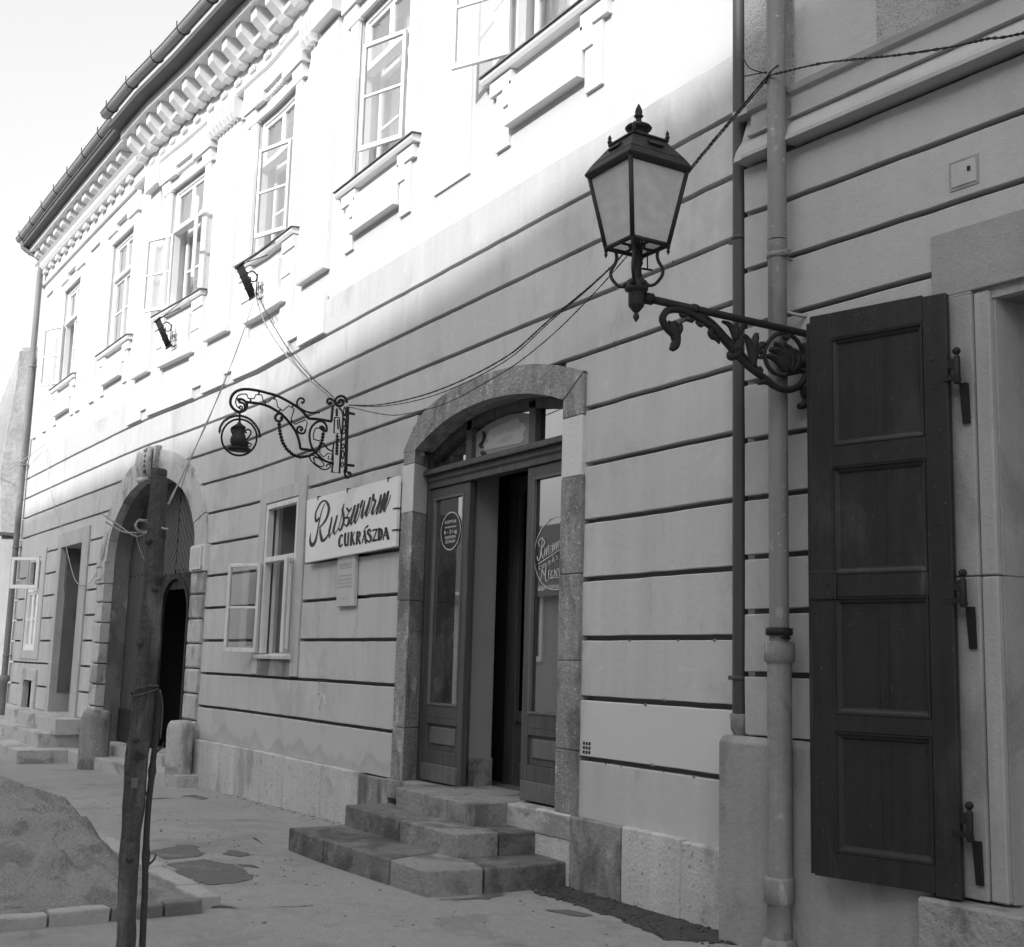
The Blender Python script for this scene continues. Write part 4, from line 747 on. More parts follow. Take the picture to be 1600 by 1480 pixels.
ovalring(-9.735, 2.667, .182, .168, .005, gy-.006, 'oval_rim', INK_W, dl)
for s, z, w, h in (('NYITVA', 2.735, .21, .030), ('MINDENNAP', 2.695, .22, .018), ('8 - 21-ig', 2.645, .24, .032), ('KEDDEN', 2.60, .20, .026), ('SZÜNNAP', 2.56, .19, .026)):
    textobj('opening_hours_text', s, -9.735-w/2, z, gy-.007, h, INK_W, dl, width=w, bold=.02)
ovalring(-8.0, 2.362, .315, .282, .004, gy-.004, 'oval_rim', INK_W, dr)
def brush(strokes, y, m, name, parent, az=.42, curve=True):
    """brush lettering: flat ribbons through (x, z, half width) points"""
    A = MB()
    for idx, pts in enumerate(strokes):
        P = [Vector(p) for p in pts]
        if len(P) > 2 and curve:
            Q = []
            for i in range(len(P)-1):
                a, b, c, d = P[max(i-1, 0)], P[i], P[i+1], P[min(i+2, len(P)-1)]
                for s in range(6):
                    t = s/6; Q.append(.5*((2*b)+(c-a)*t+(2*a-5*b+4*c-d)*t*t+(3*b-a-3*c+d)*t**3))
            P = Q+[P[-1]]
        yy = y-.00025*(idx % 9); L, R = [], []
        for i, p in enumerate(P):
            q, r = P[max(i-1, 0)], P[min(i+1, len(P)-1)]
            tx, tz = (r.x-q.x)*az, (r.y-q.y); l = math.hypot(tx, tz) or 1
            nx_, nz_ = tz/l, -tx/l*az
            L.append((p.x+nx_*p.z, yy, p.y+nz_*p.z)); R.append((p.x-nx_*p.z, yy, p.y-nz_*p.z))
        n = len(P); A.add(L+R, [(i, i+1, n+i+1, n+i) for i in range(n-1)])
        for e in (0, -1):                                  # rounded ends
            c = P[e]; k = 8; A.add([(c.x+c.z*.97*math.cos(2*math.pi*j/k), yy, c.y+az*c.z*.97*math.sin(2*math.pi*j/k)) for j in range(k)], [tuple(range(k))])
    return A.build(name, m, parent, fix=False)
brush(DOOR_LETTERING, gy-.006, INK_W, 'white_lettering', dr, az=.55)
# vestibule behind the open middle of the door
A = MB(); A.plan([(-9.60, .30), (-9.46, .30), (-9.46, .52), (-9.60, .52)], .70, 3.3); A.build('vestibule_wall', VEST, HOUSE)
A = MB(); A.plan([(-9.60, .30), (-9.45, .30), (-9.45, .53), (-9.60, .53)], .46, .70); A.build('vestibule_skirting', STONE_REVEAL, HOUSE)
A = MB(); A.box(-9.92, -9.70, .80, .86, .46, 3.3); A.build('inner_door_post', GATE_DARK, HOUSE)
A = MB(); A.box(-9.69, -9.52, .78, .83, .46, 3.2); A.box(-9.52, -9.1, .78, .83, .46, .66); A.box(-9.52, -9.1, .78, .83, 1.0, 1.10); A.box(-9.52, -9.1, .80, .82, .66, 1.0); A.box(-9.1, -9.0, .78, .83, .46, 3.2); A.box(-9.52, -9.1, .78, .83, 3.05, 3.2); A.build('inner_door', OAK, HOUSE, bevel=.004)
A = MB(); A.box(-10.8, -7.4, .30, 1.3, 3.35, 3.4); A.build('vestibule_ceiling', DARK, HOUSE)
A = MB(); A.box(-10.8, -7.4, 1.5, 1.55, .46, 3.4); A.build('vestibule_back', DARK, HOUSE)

# ----- ground floor window beside the signboard
A = MB(gm)
A.box(-14.20, -14.0, -.02, .10, 1.31, 3.44); A.box(-12.95, -12.73, -.02, .10, 1.31, 3.50); A.box(-14.0, -12.95, -.018, .10, 3.30, 3.46); A.build('window_surround', mat('window_stone', .46, .9, var=.15, scale=4, bump=.3, bscale=50, streak=(.3, 10)), HOUSE, bevel=.004, jitter=.002)
A = MB(gm); A.box(-14.02, -12.93, -.016, .10, 1.30, 1.49); A.build('window_apron_stone', SLAB_DARK, HOUSE, bevel=.003)
A = MB(gm); A.prof(-14.02, -12.90, [(.2, 1.49), (-.05, 1.49), (-.06, 1.53), (.2, 1.56)]); A.build('window_sill', WHITE_OLD, HOUSE, bevel=.003)
A = MB(gm)
A.box(-13.99, -13.93, -.01, .07, 1.55, 3.29); A.box(-13.02, -12.96, -.01, .07, 1.55, 3.29); A.box(-13.93, -13.02, -.01, .07, 3.23, 3.29); A.box(-13.93, -13.02, -.02, .07, 2.60, 2.66)
win = A.build('window', WHITE_OLD, HOUSE, bevel=.004)
A, G = leaf_mb(-13.97, -.04, -.46, -.23, .52, 1.56, 2.60, (.5,)); A.build('casement', WHITE_OLD, win, bevel=.003); G.build('pane', GLASS, win)
A, G = leaf_mb(-12.97, -.03, .93, -.36, .50, 1.56, 2.60, (.5,)); 
A, G = leaf_mb(-13.00, -.03, .10, -.12, .15, 1.56, 2.60, ()); A.build('casement', WHITE_OLD, win, bevel=.003)
A = MB(); A.plan([(-13.95, .10), (-13.95, .14), (-14.25, .50), (-14.30, .50)], 1.5, 3.35); A.build('window_reveal', ROOM, win); A = MB(); A.plan([(-12.97, .10), (-12.95, .10), (-12.85, .46), (-12.90, .46)], 1.5, 3.35); A.build('window_reveal', ROOM, win)
A = MB(); A.box(-14.30, -12.8, .10, .52, 3.33, 3.40); A.build('window_reveal', ROOM, win); A = MB(); A.box(-14.30, -12.8, .10, .52, 1.40, 1.50); A.build('window_reveal', ROOM, win)
A = MB(); G = MB()
flat_sash(A, G, -14.28, -13.62, 1.5, 2.60, .47, (.5,)); flat_sash(A, G, -13.62, -12.96, 1.5, 2.60, .47, (.5,)); flat_sash(A, G, -14.28, -13.62, 2.60, 3.33, .47); flat_sash(A, G, -13.62, -12.96, 2.60, 3.33, .47)
A.build('inner_casement', WHITE_OLD, win); G.build('pane', GLASS, win)
A = MB(); A.box(-14.28, -13.0, .60, .61, 1.5, 3.33); A.build('curtain', CURT, win)

# ----- carriage gateway
CX = -18.25
N = 11
for i in range(N):
    t0, t1 = math.pi*i/N, math.pi*(i+1)/N
    for part, (y0, y1, ai, bi, ao, bo) in (('f', (-.03, .10, 1.90, 1.13, 2.32, 1.52)),):
        mb = MB(gm); sub = 4
        e = .006 if i % 2 else .0
        for j in range(sub):
            a, b = t0+.004+(t1-t0-.008)*j/sub, t0+.004+(t1-t0-.008)*(j+1)/sub
            q = lambda t, A_, B_: (CX+A_*math.cos(t), 2.95+B_*math.sin(t))
            mb.slab([q(a, ai, bi), q(a, ao, bo), q(b, ao, bo), q(b, ai, bi)], y0-e, y1)
        mb.build('voussoir', STONE_PORTAL, HOUSE, jitter=.003)
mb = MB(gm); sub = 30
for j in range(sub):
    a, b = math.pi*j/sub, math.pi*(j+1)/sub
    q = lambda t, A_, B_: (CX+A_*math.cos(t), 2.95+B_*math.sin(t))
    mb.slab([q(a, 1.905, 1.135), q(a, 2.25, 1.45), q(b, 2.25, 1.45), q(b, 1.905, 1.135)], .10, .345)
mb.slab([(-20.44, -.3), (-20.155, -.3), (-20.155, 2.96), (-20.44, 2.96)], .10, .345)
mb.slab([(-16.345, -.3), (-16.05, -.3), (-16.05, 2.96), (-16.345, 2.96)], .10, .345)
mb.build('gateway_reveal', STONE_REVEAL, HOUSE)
zq = [-.2, .68, 1.02, 1.34, 1.66, 1.98, 2.30, 2.60]
for s in (0, 1):
    for i, (z0, z1) in enumerate(zip(zq, zq[1:])):
        mb = MB(gm)
        if s == 0:
            a, b = (-20.58+.03*(i % 2), -20.15)
        else: a, b = (-16.35, -15.90+(-.02 if i % 2 else 0))
        mb.prof(a, b, [(.10, z0+.008), (-.03, z0+.008), (-.045, z0+.03), (-.045, z1-.03), (-.03, z1-.008), (.10, z1-.008)])
        mb.build('quoin', STONE_PORTAL if s else STONE_PORTAL, HOUSE, bevel=.006, jitter=.004)
    mb = MB(gm); a, b = (-20.64, -20.14) if s == 0 else (-16.37, -15.87)
    mb.box(a, b, -.06, .10, 2.60, 2.95); mb.box(a+.06, b-.06, -.075, -.05, 2.66, 2.70); mb.box(a+.06, b-.06, -.075, -.05, 2.86, 2.89); mb.box(a+.06, a+.10, -.075, -.05, 2.70, 2.86); mb.box(b-.10, b-.06, -.075, -.05, 2.70, 2.86)
    mb.build('impost', STONE_PALE if s else STONE_PORTAL, HOUSE, bevel=.005)
# carved keystone: scroll shaped with leaf bands
mb = MB(gm)
mb.slab([(-18.50, 4.02), (-18.0, 4.02), (-17.92, 4.52), (-18.58, 4.52)], -.09, .05)
for k in range(4): mb.tube([(-18.44+.13*k, -.10, 4.05), (-18.45+.14*k, -.15, 4.25), (-18.47+.145*k, -.13, 4.48)], [.03, .045, .04], n=8)
for k in range(5): mb.tube([(-18.20, -.13, 4.12+.075*k), (-18.10, -.18, 4.16+.075*k), (-18.0, -.14, 4.20+.075*k)], [.012, .026, .012], n=6)
mb.tube([(-18.45, -.10, 4.04), (-18.25, -.17, 4.02), (-18.05, -.10, 4.04)], [.03, .05, .03], n=8)
mb.build('keystone', STONE_PORTAL, HOUSE)
# gate leaves: frame board with chevron planks
def clip(poly, nx, nz, d):
    out = []
    for i in range(len(poly)):
        a, b = poly[i], poly[(i+1) % len(poly)]
        da, db = nx*a[0]+nz*a[1]-d, nx*b[0]+nz*b[1]-d
        if da <= 0: out.append(a)
        if (da < 0 < db) or (db < 0 < da):
            t = da/(da-db); out.append((a[0]+(b[0]-a[0])*t, a[1]+(b[1]-a[1])*t))
    return out
def rclip(poly, x0, x1, z0, z1):
    for c in ((-1, 0, -x0), (1, 0, x1), (0, -1, -z0), (0, 1, z1)):
        if len(poly) < 3: return []
        poly = clip(poly, *c)
    return poly if len(poly) > 2 else []
GY = .35; SEAM = -18.0; WX0, WX1, WZ = -18.47, -17.45, 2.28
gate_parts = []
for gi, (g0, g1) in enumerate(((-20.16, SEAM-.012), (SEAM+.012, -16.34))):
    A = MB(gm); A.box(g0, g1, GY+.03, GY+.07, 2.45, 4.12); 
    if gi == 0: A.box(g0, WX0-.06, GY+.03, GY+.07, .28, 2.45)
    else: A.box(WX1+.06, g1, GY+.03, GY+.07, .28, 2.45)
    leaf = A.build('gate_leaf', GATE_DARK, HOUSE)
    A = MB(gm)
    (A.box(g0, WX0-.06, GY-.02, GY+.03, .165, .66) if gi == 0 else A.box(WX1+.06, g1, GY-.02, GY+.03, .165, .66))
    A.build('kick_plate', GATE_DARK, leaf, bevel=.004)
    A = MB(gm); 
    for j in range(9):
        xx = g0+.12+j*.19
        if not (WX0-.1 < xx < WX1+.1): A.ball((xx, GY-.022, .60), .012); A.ball((xx, GY-.022, .36), .012)
        A.ball((xx, GY-.012, 2.72), .012)
    A.build('gate_nail', IRON, leaf, kind='stuff')
    mid = (g0+g1)/2; sp = .150
    for h, (h0, h1) in enumerate(((g0, mid), (mid, g1))):
        sl = 1.25 if not (gi == 1 and h == 0) else -1.25
        zz = -2.5
        while zz < 6:
            pl = [(h0, zz), (h1, zz+sl*(h1-h0)), (h1, zz+sl*(h1-h0)+sp-.03), (h0, zz+sp-.03)]
            for r in ((h0+.004, h1-.004, .66, 4.12),):
                p0 = rclip(pl, *r)
                parts = []
                if p0:
                    parts += [rclip(p0, h0, min(h1, WX0-.055), 0, 9), rclip(p0, max(h0, WX1+.055), h1, 0, 9), rclip(p0, max(h0, WX0-.055), min(h1, WX1+.055), WZ+.33, 9)]
                for q in parts:
                    if len(q) > 2:
                        ar = abs(sum(q[i][0]*q[(i+1) % len(q)][1]-q[(i+1) % len(q)][0]*q[i][1] for i in range(len(q))))/2
                        if ar > .004 and min(t[1] for t in q) < 4.1:
                            mb = MB(gm); mb.slab(q, GY+.003*((int(zz*20)) % 3), GY+.032); mb.build('plank', GATE, leaf)
            zz += sp
# wicket arch frame
A = MB(gm); wc = (WX0+WX1)/2; hw = (WX1-WX0)/2
A.box(WX0-.06, WX0, GY-.015, GY+.05, .165, WZ-.2); A.box(WX1, WX1+.06, GY-.015, GY+.05, .165, WZ-.2)
for j in range(14):
    a, b = math.pi*j/14, math.pi*(j+1)/14
    q = lambda t, r, rz: (wc+r*math.cos(t), WZ-.2+rz*math.sin(t))
    A.slab([q(a, hw, .52), q(a, hw+.06, .58), q(b, hw+.06, .58), q(b, hw, .52)], GY-.015, GY+.05)
    qa, qb = q(a, hw+.05, .57), q(b, hw+.05, .57)
    A.slab([qa, (qa[0], WZ+.40), (qb[0], WZ+.40), qb], GY+.0, GY+.028)
A.build('wicket_frame', GATE_DARK, HOUSE)
A = MB(gm); A.box(WX0, WX1, GY+.9, GY+.95, .1, 1.05); A.box(WX0-.3, WX1+.3, GY+.88, GY+.97, 1.05, 1.12); A.build('inner_gate_board', mat('inner_board', .10, .8, var=.2), HOUSE)
A = MB(gm); A.box(-20.5, -16.0, 2.6, 2.7, -.2, 4.2); A.box(-20.5, -16, .5, 2.6, 4.1, 4.2); A.box(-20.55, -20.5, .45, 2.6, -.2, 4.2); A.box(-16.05, -16, .45, 2.6, -.2, 4.2); A.build('passage_wall', mat('passage_wall', .10, .95), HOUSE)

# ----- left door, left window, cellar hatch
A = MB(gm); A.box(-23.52, -23.28, -.03, .42, .44, 3.60); A.box(-21.80, -21.37, -.03, .42, .44, 3.62); A.box(-23.28, -21.80, -.028, .42, 3.36, 3.62)
A.build('door_surround', mat('left_surround', .42, .9, var=.2, scale=3, bump=.4, bscale=35, streak=(.3, 8), detail=(12, .1)), HOUSE, bevel=.006, jitter=.004)
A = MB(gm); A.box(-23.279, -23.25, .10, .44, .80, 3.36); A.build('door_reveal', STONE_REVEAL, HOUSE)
A = MB(gm); A.box(-23.28, -21.80, .44, .48, .46, 3.40); A.build('left_door', mat('left_door_dark', .05, .8, var=.2), HOUSE)
A = MB(gm); A.box(-26.10, -25.95, -.02, .10, 1.36, 3.44); A.box(-24.88, -24.50, -.02, .10, 1.36, 3.44); A.box(-25.95, -24.88, -.018, .10, 3.30, 3.44); A.box(-25.95, -24.88, -.018, .10, 1.36, 1.52); A.build('window_surround', PLASTER, HOUSE)
for a, b, z0, z1 in ((-14.20, -12.72, 3.40, 3.758), (-23.52, -21.36, 3.55, 3.758), (-26.10, -24.50, 3.40, 3.758), (-26.10, -24.50, 1.302, 1.40), (-25.78, -24.43, 1.10, 1.268)):
    A = MB(gm); A.box(a+.001, b-.001, .0, .09, z0, z1); A.build('plaster_course', PLASTER, HOUSE)
A = MB(); A.tube([(-12.16, -.002, 1.14), (-12.05, -.002, 1.16), (-12.09, -.002, .99)], .005, n=5); A.tube([(-12.07, -.002, 1.15), (-11.98, -.002, 1.12), (-11.93, -.002, 1.04)], .005, n=5); A.build('chalk_mark', WHITE_OLD, HOUSE)
A = MB(gm); A.box(-25.94, -25.88, .0, .07, 1.52, 3.29); A.box(-24.95, -24.89, .0, .07, 1.52, 3.29); A.box(-25.88, -24.95, .0, .07, 2.64, 2.70); A.box(-25.88, -24.95, .0, .07, 3.23, 3.29); A.box(-25.88, -24.95, .0, .07, 1.52, 1.58)
w2 = A.build('window', WHITE, HOUSE)
A, G = MB(gm), MB(gm); flat_sash(A, G, -25.88, -25.42, 1.58, 2.64, .02, (.5,)); flat_sash(A, G, -25.42, -24.95, 1.58, 2.64, .02, (.5,)); A.build('casement', WHITE, w2); G.build('pane', GLASS_D, w2)
A, G = leaf_mb(-24.93, gm(-25)-.03, -.52, -.52, .60, 2.68, 3.28, (), fr=.06); A.build('casement', WHITE, w2, bevel=.003); G.build('pane', GLASS, w2)
A = MB(gm); A.box(-25.9, -24.9, .4, .42, 1.5, 3.3); A.build('room_wall', mat('grey_room', .16, .9), w2)
A = MB(gm); A.box(-25.78, -25.46, -.04, .3, -.3, .96); A.box(-24.72, -24.43, -.04, .3, -.3, .96); A.box(-25.78, -24.43, -.042, .3, .96, 1.17); A.build('cellar_surround', SLAB, HOUSE, bevel=.005)
A = MB(gm); A.box(-25.46, -24.72, .30, .34, -.3, .96); A.build('cellar_hatch', DARK, HOUSE)
A = MB(gm)
for i in range(3):
    for j in range(3): A.box(-7.295+i*.034, -7.273+i*.034, -.004, .004, .905+j*.03, .925+j*.03)
A.build('vent_grille', DARK, HOUSE)

# ---------------------------------------------------------------- steps
def stone(pts, z0, z1, m, parent, name='step_stone', bev=.012, jit=.0045):
    """worn block from a plan polygon"""
    mb = MB(); 
    # subdivide edges so that the wear shows
    q = []
    for i in range(len(pts)):
        a, b = Vector(pts[i]), Vector(pts[(i+1) % len(pts)]); k = max(1, int((b-a).length/.14))
        q += [tuple(a.lerp(b, j/k)) for j in range(k)]
    mb.plan(q, z0, z1)
    return mb.build(name, m, parent, bevel=bev, seg=2, jitter=jit)
ST = thing('shop_steps', 'three worn stone steps spreading out below the open shop door', 'steps', (-8.6, -.4, 0))
stone([(-9.72,-1.19),(-8.98,-1.20),(-9.24,-.68),(-9.72,-.68)], -.12, .155, STEP, ST)
stone([(-8.97,-1.20),(-7.93,-1.15),(-8.16,-.66),(-9.23,-.68)], -.12, .162, STEP, ST)
stone([(-7.92,-1.15),(-7.42,-1.12),(-7.39,-.72),(-7.62,-.66),(-8.15,-.66)], -.12, .160, STEP_TOP, ST)
stone([(-7.38,-.71),(-7.42,.02),(-7.84,.02),(-7.84,-.66),(-7.61,-.655)], -.12, .158, STEP, ST)
stone([(-9.72,-.71),(-8.68,-.72),(-8.68,-.30),(-9.72,-.30)], .10, .318, STEP, ST)
stone([(-8.67,-.72),(-7.81,-.70),(-7.81,-.36),(-8.10,-.30),(-8.67,-.30)], .10, .322, STEP_TOP, ST)
stone([(-7.81,-.35),(-7.83,.02),(-8.30,.02),(-8.30,-.30),(-8.09,-.295)], .10, .316, STEP, ST)
stone([(-9.45,-.38),(-8.56,-.385),(-8.56,.06),(-9.60,.06),(-9.55,-.1)], .28, .478, STEP_TOP, ST)
stone([(-8.55,-.385),(-8.14,-.38),(-8.24,.06),(-8.55,.06)], .28, .480, STEP_TOP, ST)
stone([(-10.32,-.050),(-9.40,-.052),(-9.40,.12),(-10.32,.12)], .30, .466, STEP_TOP, ST)
stone([(-8.30,-.052),(-7.36,-.050),(-7.36,.12),(-8.30,.12)], .30, .470, STEP_PALE, ST)
stone([(-9.40,.07),(-8.30,.07),(-8.30,.5),(-9.40,.5)], .30, .474, STEP_TOP, ST)
PST = thing('gateway_threshold', 'long low stone kerb and threshold below the arched carriage gate', 'steps', (-18, -.5, -.2))
yg = lambda x, o: gm(x)+o
cuts = [-20.42, -19.2, -17.9, -16.9, -15.62]
for a, b in zip(cuts, cuts[1:]): stone([(a, yg(a, -.32)-.0), (b-.006, yg(b, -.32)), (b-.006, yg(b, .15)), (a, yg(a, .15))], -.35, .0+(.03 if b > -16.5 else 0), STEP_PALE, PST)
for a, b in zip([-20.1, -19.1, -17.4, -16.4], [-19.1, -17.4, -16.4, -16.3]): stone([(a, yg(a, .0)), (b-.006, yg(b, .0)), (b-.006, yg(b, .6)), (a, yg(a, .6))], -.1, .15, STEP_PALE, PST)
LST = thing('left_door_steps', 'three broad pale stone steps in front of the narrow left doorway', 'steps', (-24, -.9, -.2))
stone([(-27.3,-1.55),(-24.0,-1.50),(-24.0,-.4),(-27.3,-.4)], -.4, .0, STEP_PALE, LST); stone([(-23.99,-1.50),(-20.45,-1.45),(-20.45,-.35),(-23.99,-.4)], -.4, .002, STEP_PALE, LST)
stone([(-26.8,-1.18),(-23.6,-1.12),(-23.6,-.4),(-26.8,-.4)], -.1, .22, STEP_PALE, LST); stone([(-23.59,-1.12),(-20.95,-1.06),(-20.95,-.35),(-23.59,-.4)], -.1, .222, STEP_PALE, LST)
stone([(-25.2,-.90),(-20.85,-.84),(-20.85,-.35),(-25.2,-.4)], .2, .45, STEP_PALE, LST)
stone([(-23.28,-.6),(-21.80,-.5),(-21.80,.0),(-23.28,.0)], .2, .46, STEP_PALE, LST)

def bollard(x, y, r, z0, z1, label, m):
    A = MB(); A.lathe(x, y, [(r*1.04, z0), (r, z0+.2), (r*.98, z1-.12), (r*.93, z1-.04), (r*.75, z1), (.01, z1+.015)], n=18)
    o = A.build('guard_stone', m, None, jitter=.02, loc=(x, y, z0), label=label, category='bollard', group='guard stones flanking the gateway')
bollard(-19.15, -.60, .22, -.3, .67, 'rough dark round guard stone at the left foot of the carriage gateway', STONE)
bollard(-15.85, -.31, .165, -.3, .68, 'paler smooth-topped guard stone at the right foot of the carriage gateway', STONE_PORTAL)
# ---------------------------------------------------------------- next house on the right
NX = thing('neighbouring_house', 'darker grooved house at the right edge with stone-framed doorway and roughcast upper wall', 'building', (-3, 0, 0))
RL = [4.545, 4.235, 3.885, 3.54, 3.19, 2.845, 2.50, 2.155, 1.84, 1.485, 1.13]
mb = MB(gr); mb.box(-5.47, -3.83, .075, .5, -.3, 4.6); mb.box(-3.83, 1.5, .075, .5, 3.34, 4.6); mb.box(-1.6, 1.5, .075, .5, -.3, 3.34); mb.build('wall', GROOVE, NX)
mb = MB(gr); mb.box(-5.47, 1.5, .038, .5, 4.6, 9.9); mb.build('upper_wall', PLASTER_R, NX)
for i, (t, b) in enumerate(zip(RL, RL[1:])):
    x1 = 1.5 if b > 3.5 else (-4.16)
    if i == 2: spans = [(-5.47, 1.5)]
    for a, c in [(-5.47, x1)]:
        mb = MB(gr); mb.step = .16; z0, z1 = b+.015, t-.015
        mb.prof(a, c, [(.09, z0+.003), (.004, z0), (0, z0+.004), (0, z1-.006), (.006, z1), (.09, z1)]); mb.build('plaster_course', PLASTER_R, NX, jitter=.004)
mb = MB(gr); mb.prof(-5.62, -4.20, [(.05, -.3), (-.055, -.3), (-.055, 1.10), (-.02, 1.135), (.05, 1.135)]); mb.build('plinth', PLINTH_R, NX, bevel=.006, jitter=.003)
for a, b in ((-5.40, -5.19), (-5.08, 1.5)):
    mb = MB(gr)
    mb.prof(a, b, [(.03, 4.55), (-.10, 4.55), (-.10, 4.575), (-.085, 4.585), (-.075, 4.61), (-.045, 4.66), (-.02, 4.70), (-.05, 4.705), (-.05, 4.715), (-.018, 4.72), (-.018, 4.86), (-.045, 4.868), (-.06, 4.90), (.03, 4.925)])
    mb.build('string_course', PLASTER_R, NX)
mb = MB(gr); mb.box(-5.52, -5.40, -.05, .04, 4.86, 4.90); mb.prof(-5.47, -5.40, [(.03, 4.55), (-.09, 4.55), (-.07, 4.62), (-.02, 4.70), (.03, 4.86)]); mb.build('string_course', PLASTER_R, NX)
mb = MB(gr); mb.box(-5.47, -5.07, .0, .04, 4.925, 9.9); mb.box(-4.48, 1.5, .0, .04, 4.925, 9.9); mb.build('roughcast_field', ROUGH, NX)
mb = MB(gr); mb.box(-5.07, -4.48, .006, .04, 4.925, 9.9); mb.build('smooth_strip', PLASTER_R, NX)
# stone doorway
JR = mat('doorway_stone', .29, .92, var=.14, scale=4, bump=.32, bscale=130, detail=(70, .16), streak=(.2, 8), speck=(90, .66, .6), blots=((1.6, .5, .64, .75, .6),))
JR2 = mat('doorway_stone_smooth', .33, .9, var=.12, scale=5, bump=.3, bscale=50, detail=(30, .08), streak=(.25, 12))
for z0, z1 in ((.48, 1.98), (1.985, 3.385)):
    mb = MB(gr); mb.box(-4.16, -3.935, -.016, .30, z0, z1); mb.build('jamb_stone', JR, NX, bevel=.004, jitter=.002)
    mb = MB(gr); mb.box(-3.932, -3.845, -.002, .30, z0, z1); mb.build('jamb_rebate', JR2, NX, bevel=.008)
    mb = MB(gr); mb.plan([(-3.843, .03), (-3.83, .03), (-3.80, .50), (-3.843, .50)], z0, z1); mb.build('jamb_reveal', JR, NX)
mb = MB(gr); mb.box(-4.16, 1.5, -.012, .30, 3.40, 3.74); mb.build('lintel_stone', JR, NX, bevel=.004, jitter=.002)
mb = MB(gr); mb.box(-4.16, -3.935, -.0155, .30, 3.388, 3.396); mb.box(-3.93, 1.5, .02, .30, 3.345, 3.40); mb.build('lintel_rebate', JR2, NX)
mb = MB(gr); mb.box(-4.24, -1.4, -.13, .45, -.2, .465); mb.build('threshold_stone', STEP_TOP, NX, bevel=.015, jitter=.006)
mb = MB(gr); mb.box(-3.8, -1.6, .5, .54, .4, 3.4); mb.build('door_leaf', mat('next_door_dark', .02, .7), NX)
mb = MB(); mb.box(-5.45, 1.5, 6, 6.2, -.3, 9.9); mb.box(-5.45, -5.3, .5, 6, -.3, 9.9); mb.box(1.3, 1.5, .5, 6, -.3, 9.9); mb.box(-5.45, 1.5, .4, 6.2, 9.9, 10.0); mb.build('inner_wall', DARK, NX)
mb = MB(gr); mb.prof(-5.5, 1.6, [(-.6, 9.95), (-.6, 10.05), (5, 14.4), (5, 14.3), (-.3, 9.95)]); mb.build('roof', TILE, NX)
# small stopcock cover in the plaster
mb = MB(gr); mb.box(-4.03, -3.89, -.010, .01, 3.96, 4.085); o = mb.build('meter_cover', PLASTER_R, NX, bevel=.003)
mb = MB(gr); mb.box(-4.045, -3.875, -.005, .01, 3.945, 4.10); mb.build('cover_rim', PLINTH_R, o)
mb = MB(gr); mb.lathe(-3.925, -.012, [(.009, 4.025), (.009, 4.045)], n=8); mb.build('key_hole', DARK, o)
# pin with a pipe stub
mb = MB(gr); mb.tube([(-4.99, .01, 3.50), (-5.03, -.05, 3.51), (-5.09, -.09, 3.55), (-5.10, -.10, 3.64)], .011, n=8); mb.lathe(-5.10, -.10, [(.014, 3.62), (.016, 3.68), (.02, 3.685), (.02, 3.70)], n=10); mb.build('conduit_stub', PLINTH_R, NX)

# ---- iron shutter folded back beside that doorway
S0, S1 = Vector((-4.77, -.30, 0)), Vector((-4.03, -.10, 0))
SU = (S1-S0).normalized(); SW = (S1-S0).length; SN_ = Vector((SU.y, -SU.x, 0)); ZU = Vector((0, 0, 1))
def sbox(u0, u1, z0, z1, n0_, n1_, mb):
    mb.obox(S0+SU*((u0+u1)/2)+SN_*((n0_+n1_)/2)+ZU*((z0+z1)/2), SU, SN_, ZU, (u1-u0)/2, (n1_-n0_)/2, (z1-z0)/2)
mb = MB()
u0, u1 = .125, SW-.125
Zr = [(.49, .62), (1.21, 1.30), (1.89, 2.01), (2.57, 2.685), (3.265, 3.41)]
sbox(0, u0, .49, 3.41, -.045, .0, mb); sbox(u1, SW, .475, 3.40, -.045, .0, mb)
for a, b in Zr: sbox(u0, u1, a, b, -.045, .0, mb)
SH = mb.build('shutter', SHUT, NX, bevel=.004)
mb = MB(); sbox(-.03, 0, .495, 3.38, -.05, -.02, mb); mb.build('shutter_rebate', SHUT, SH)
for (a, _), (c, _2) in zip([(z[1], 0) for z in Zr], [(z[0], 0) for z in Zr[1:]]):
    n = 3; w = (u1-u0)/n
    for k in range(n):
        off = [0, .07, -.05][k]; off2 = [.07, -.05, 0][k]
        mb = MB(); sbox(u0+k*w+(off if k else 0)+.0007, u0+(k+1)*w+(off2 if k < n-1 else 0)-.0007, a, c, -.034, -.024, mb); mb.build('board', SHUT, SH)
    # mouldings round each field, sloped
    mb = MB()
    def mould(p, q, inward):
        p, q = Vector(p), Vector(q); L = (q-p).length; d = (q-p).normalized()
        vs = []
        for e in (p, q):
            for io, nn in ((0, .003), (.008, .002), (.012, -.008), (.026, -.014), (.034, -.024), (0, -.024)):
                vs.append(S0+SU*(e.x+inward[0]*io)+ZU*(e.y+inward[1]*io)+SN_*nn)
        mb.add(vs, [(i, (i+1) % 6, 6+(i+1) % 6, 6+i) for i in range(6)]+[tuple(range(6)), tuple(range(6, 12))])
    mould((u0, a), (u1, a), (0, 1)); mould((u0, c), (u1, c), (0, -1)); mould((u0, a), (u0, c), (1, 0)); mould((u1, a), (u1, c), (-1, 0))
    mb.build('moulding', SHUT, SH)
mb = MB(); sbox(-.005, .145, 1.88, 2.03, .0, .012, mb); LB = mb.build('lock_plate', SHUT, SH, bevel=.003)
mb = MB(); sbox(.098, .104, 1.935, 1.955, .012, .0135, mb); mb.ball(S0+SU*.101+SN_*.0125+ZU*1.957, .006, n=6)
for u, z in ((.01, 1.895), (.13, 1.895), (.01, 2.015), (.13, 2.015)): mb.ball(S0+SU*u+SN_*.012+ZU*z, .005, n=6)
mb.build('key_hole', IRON, LB)
rnd2 = random.Random(8)
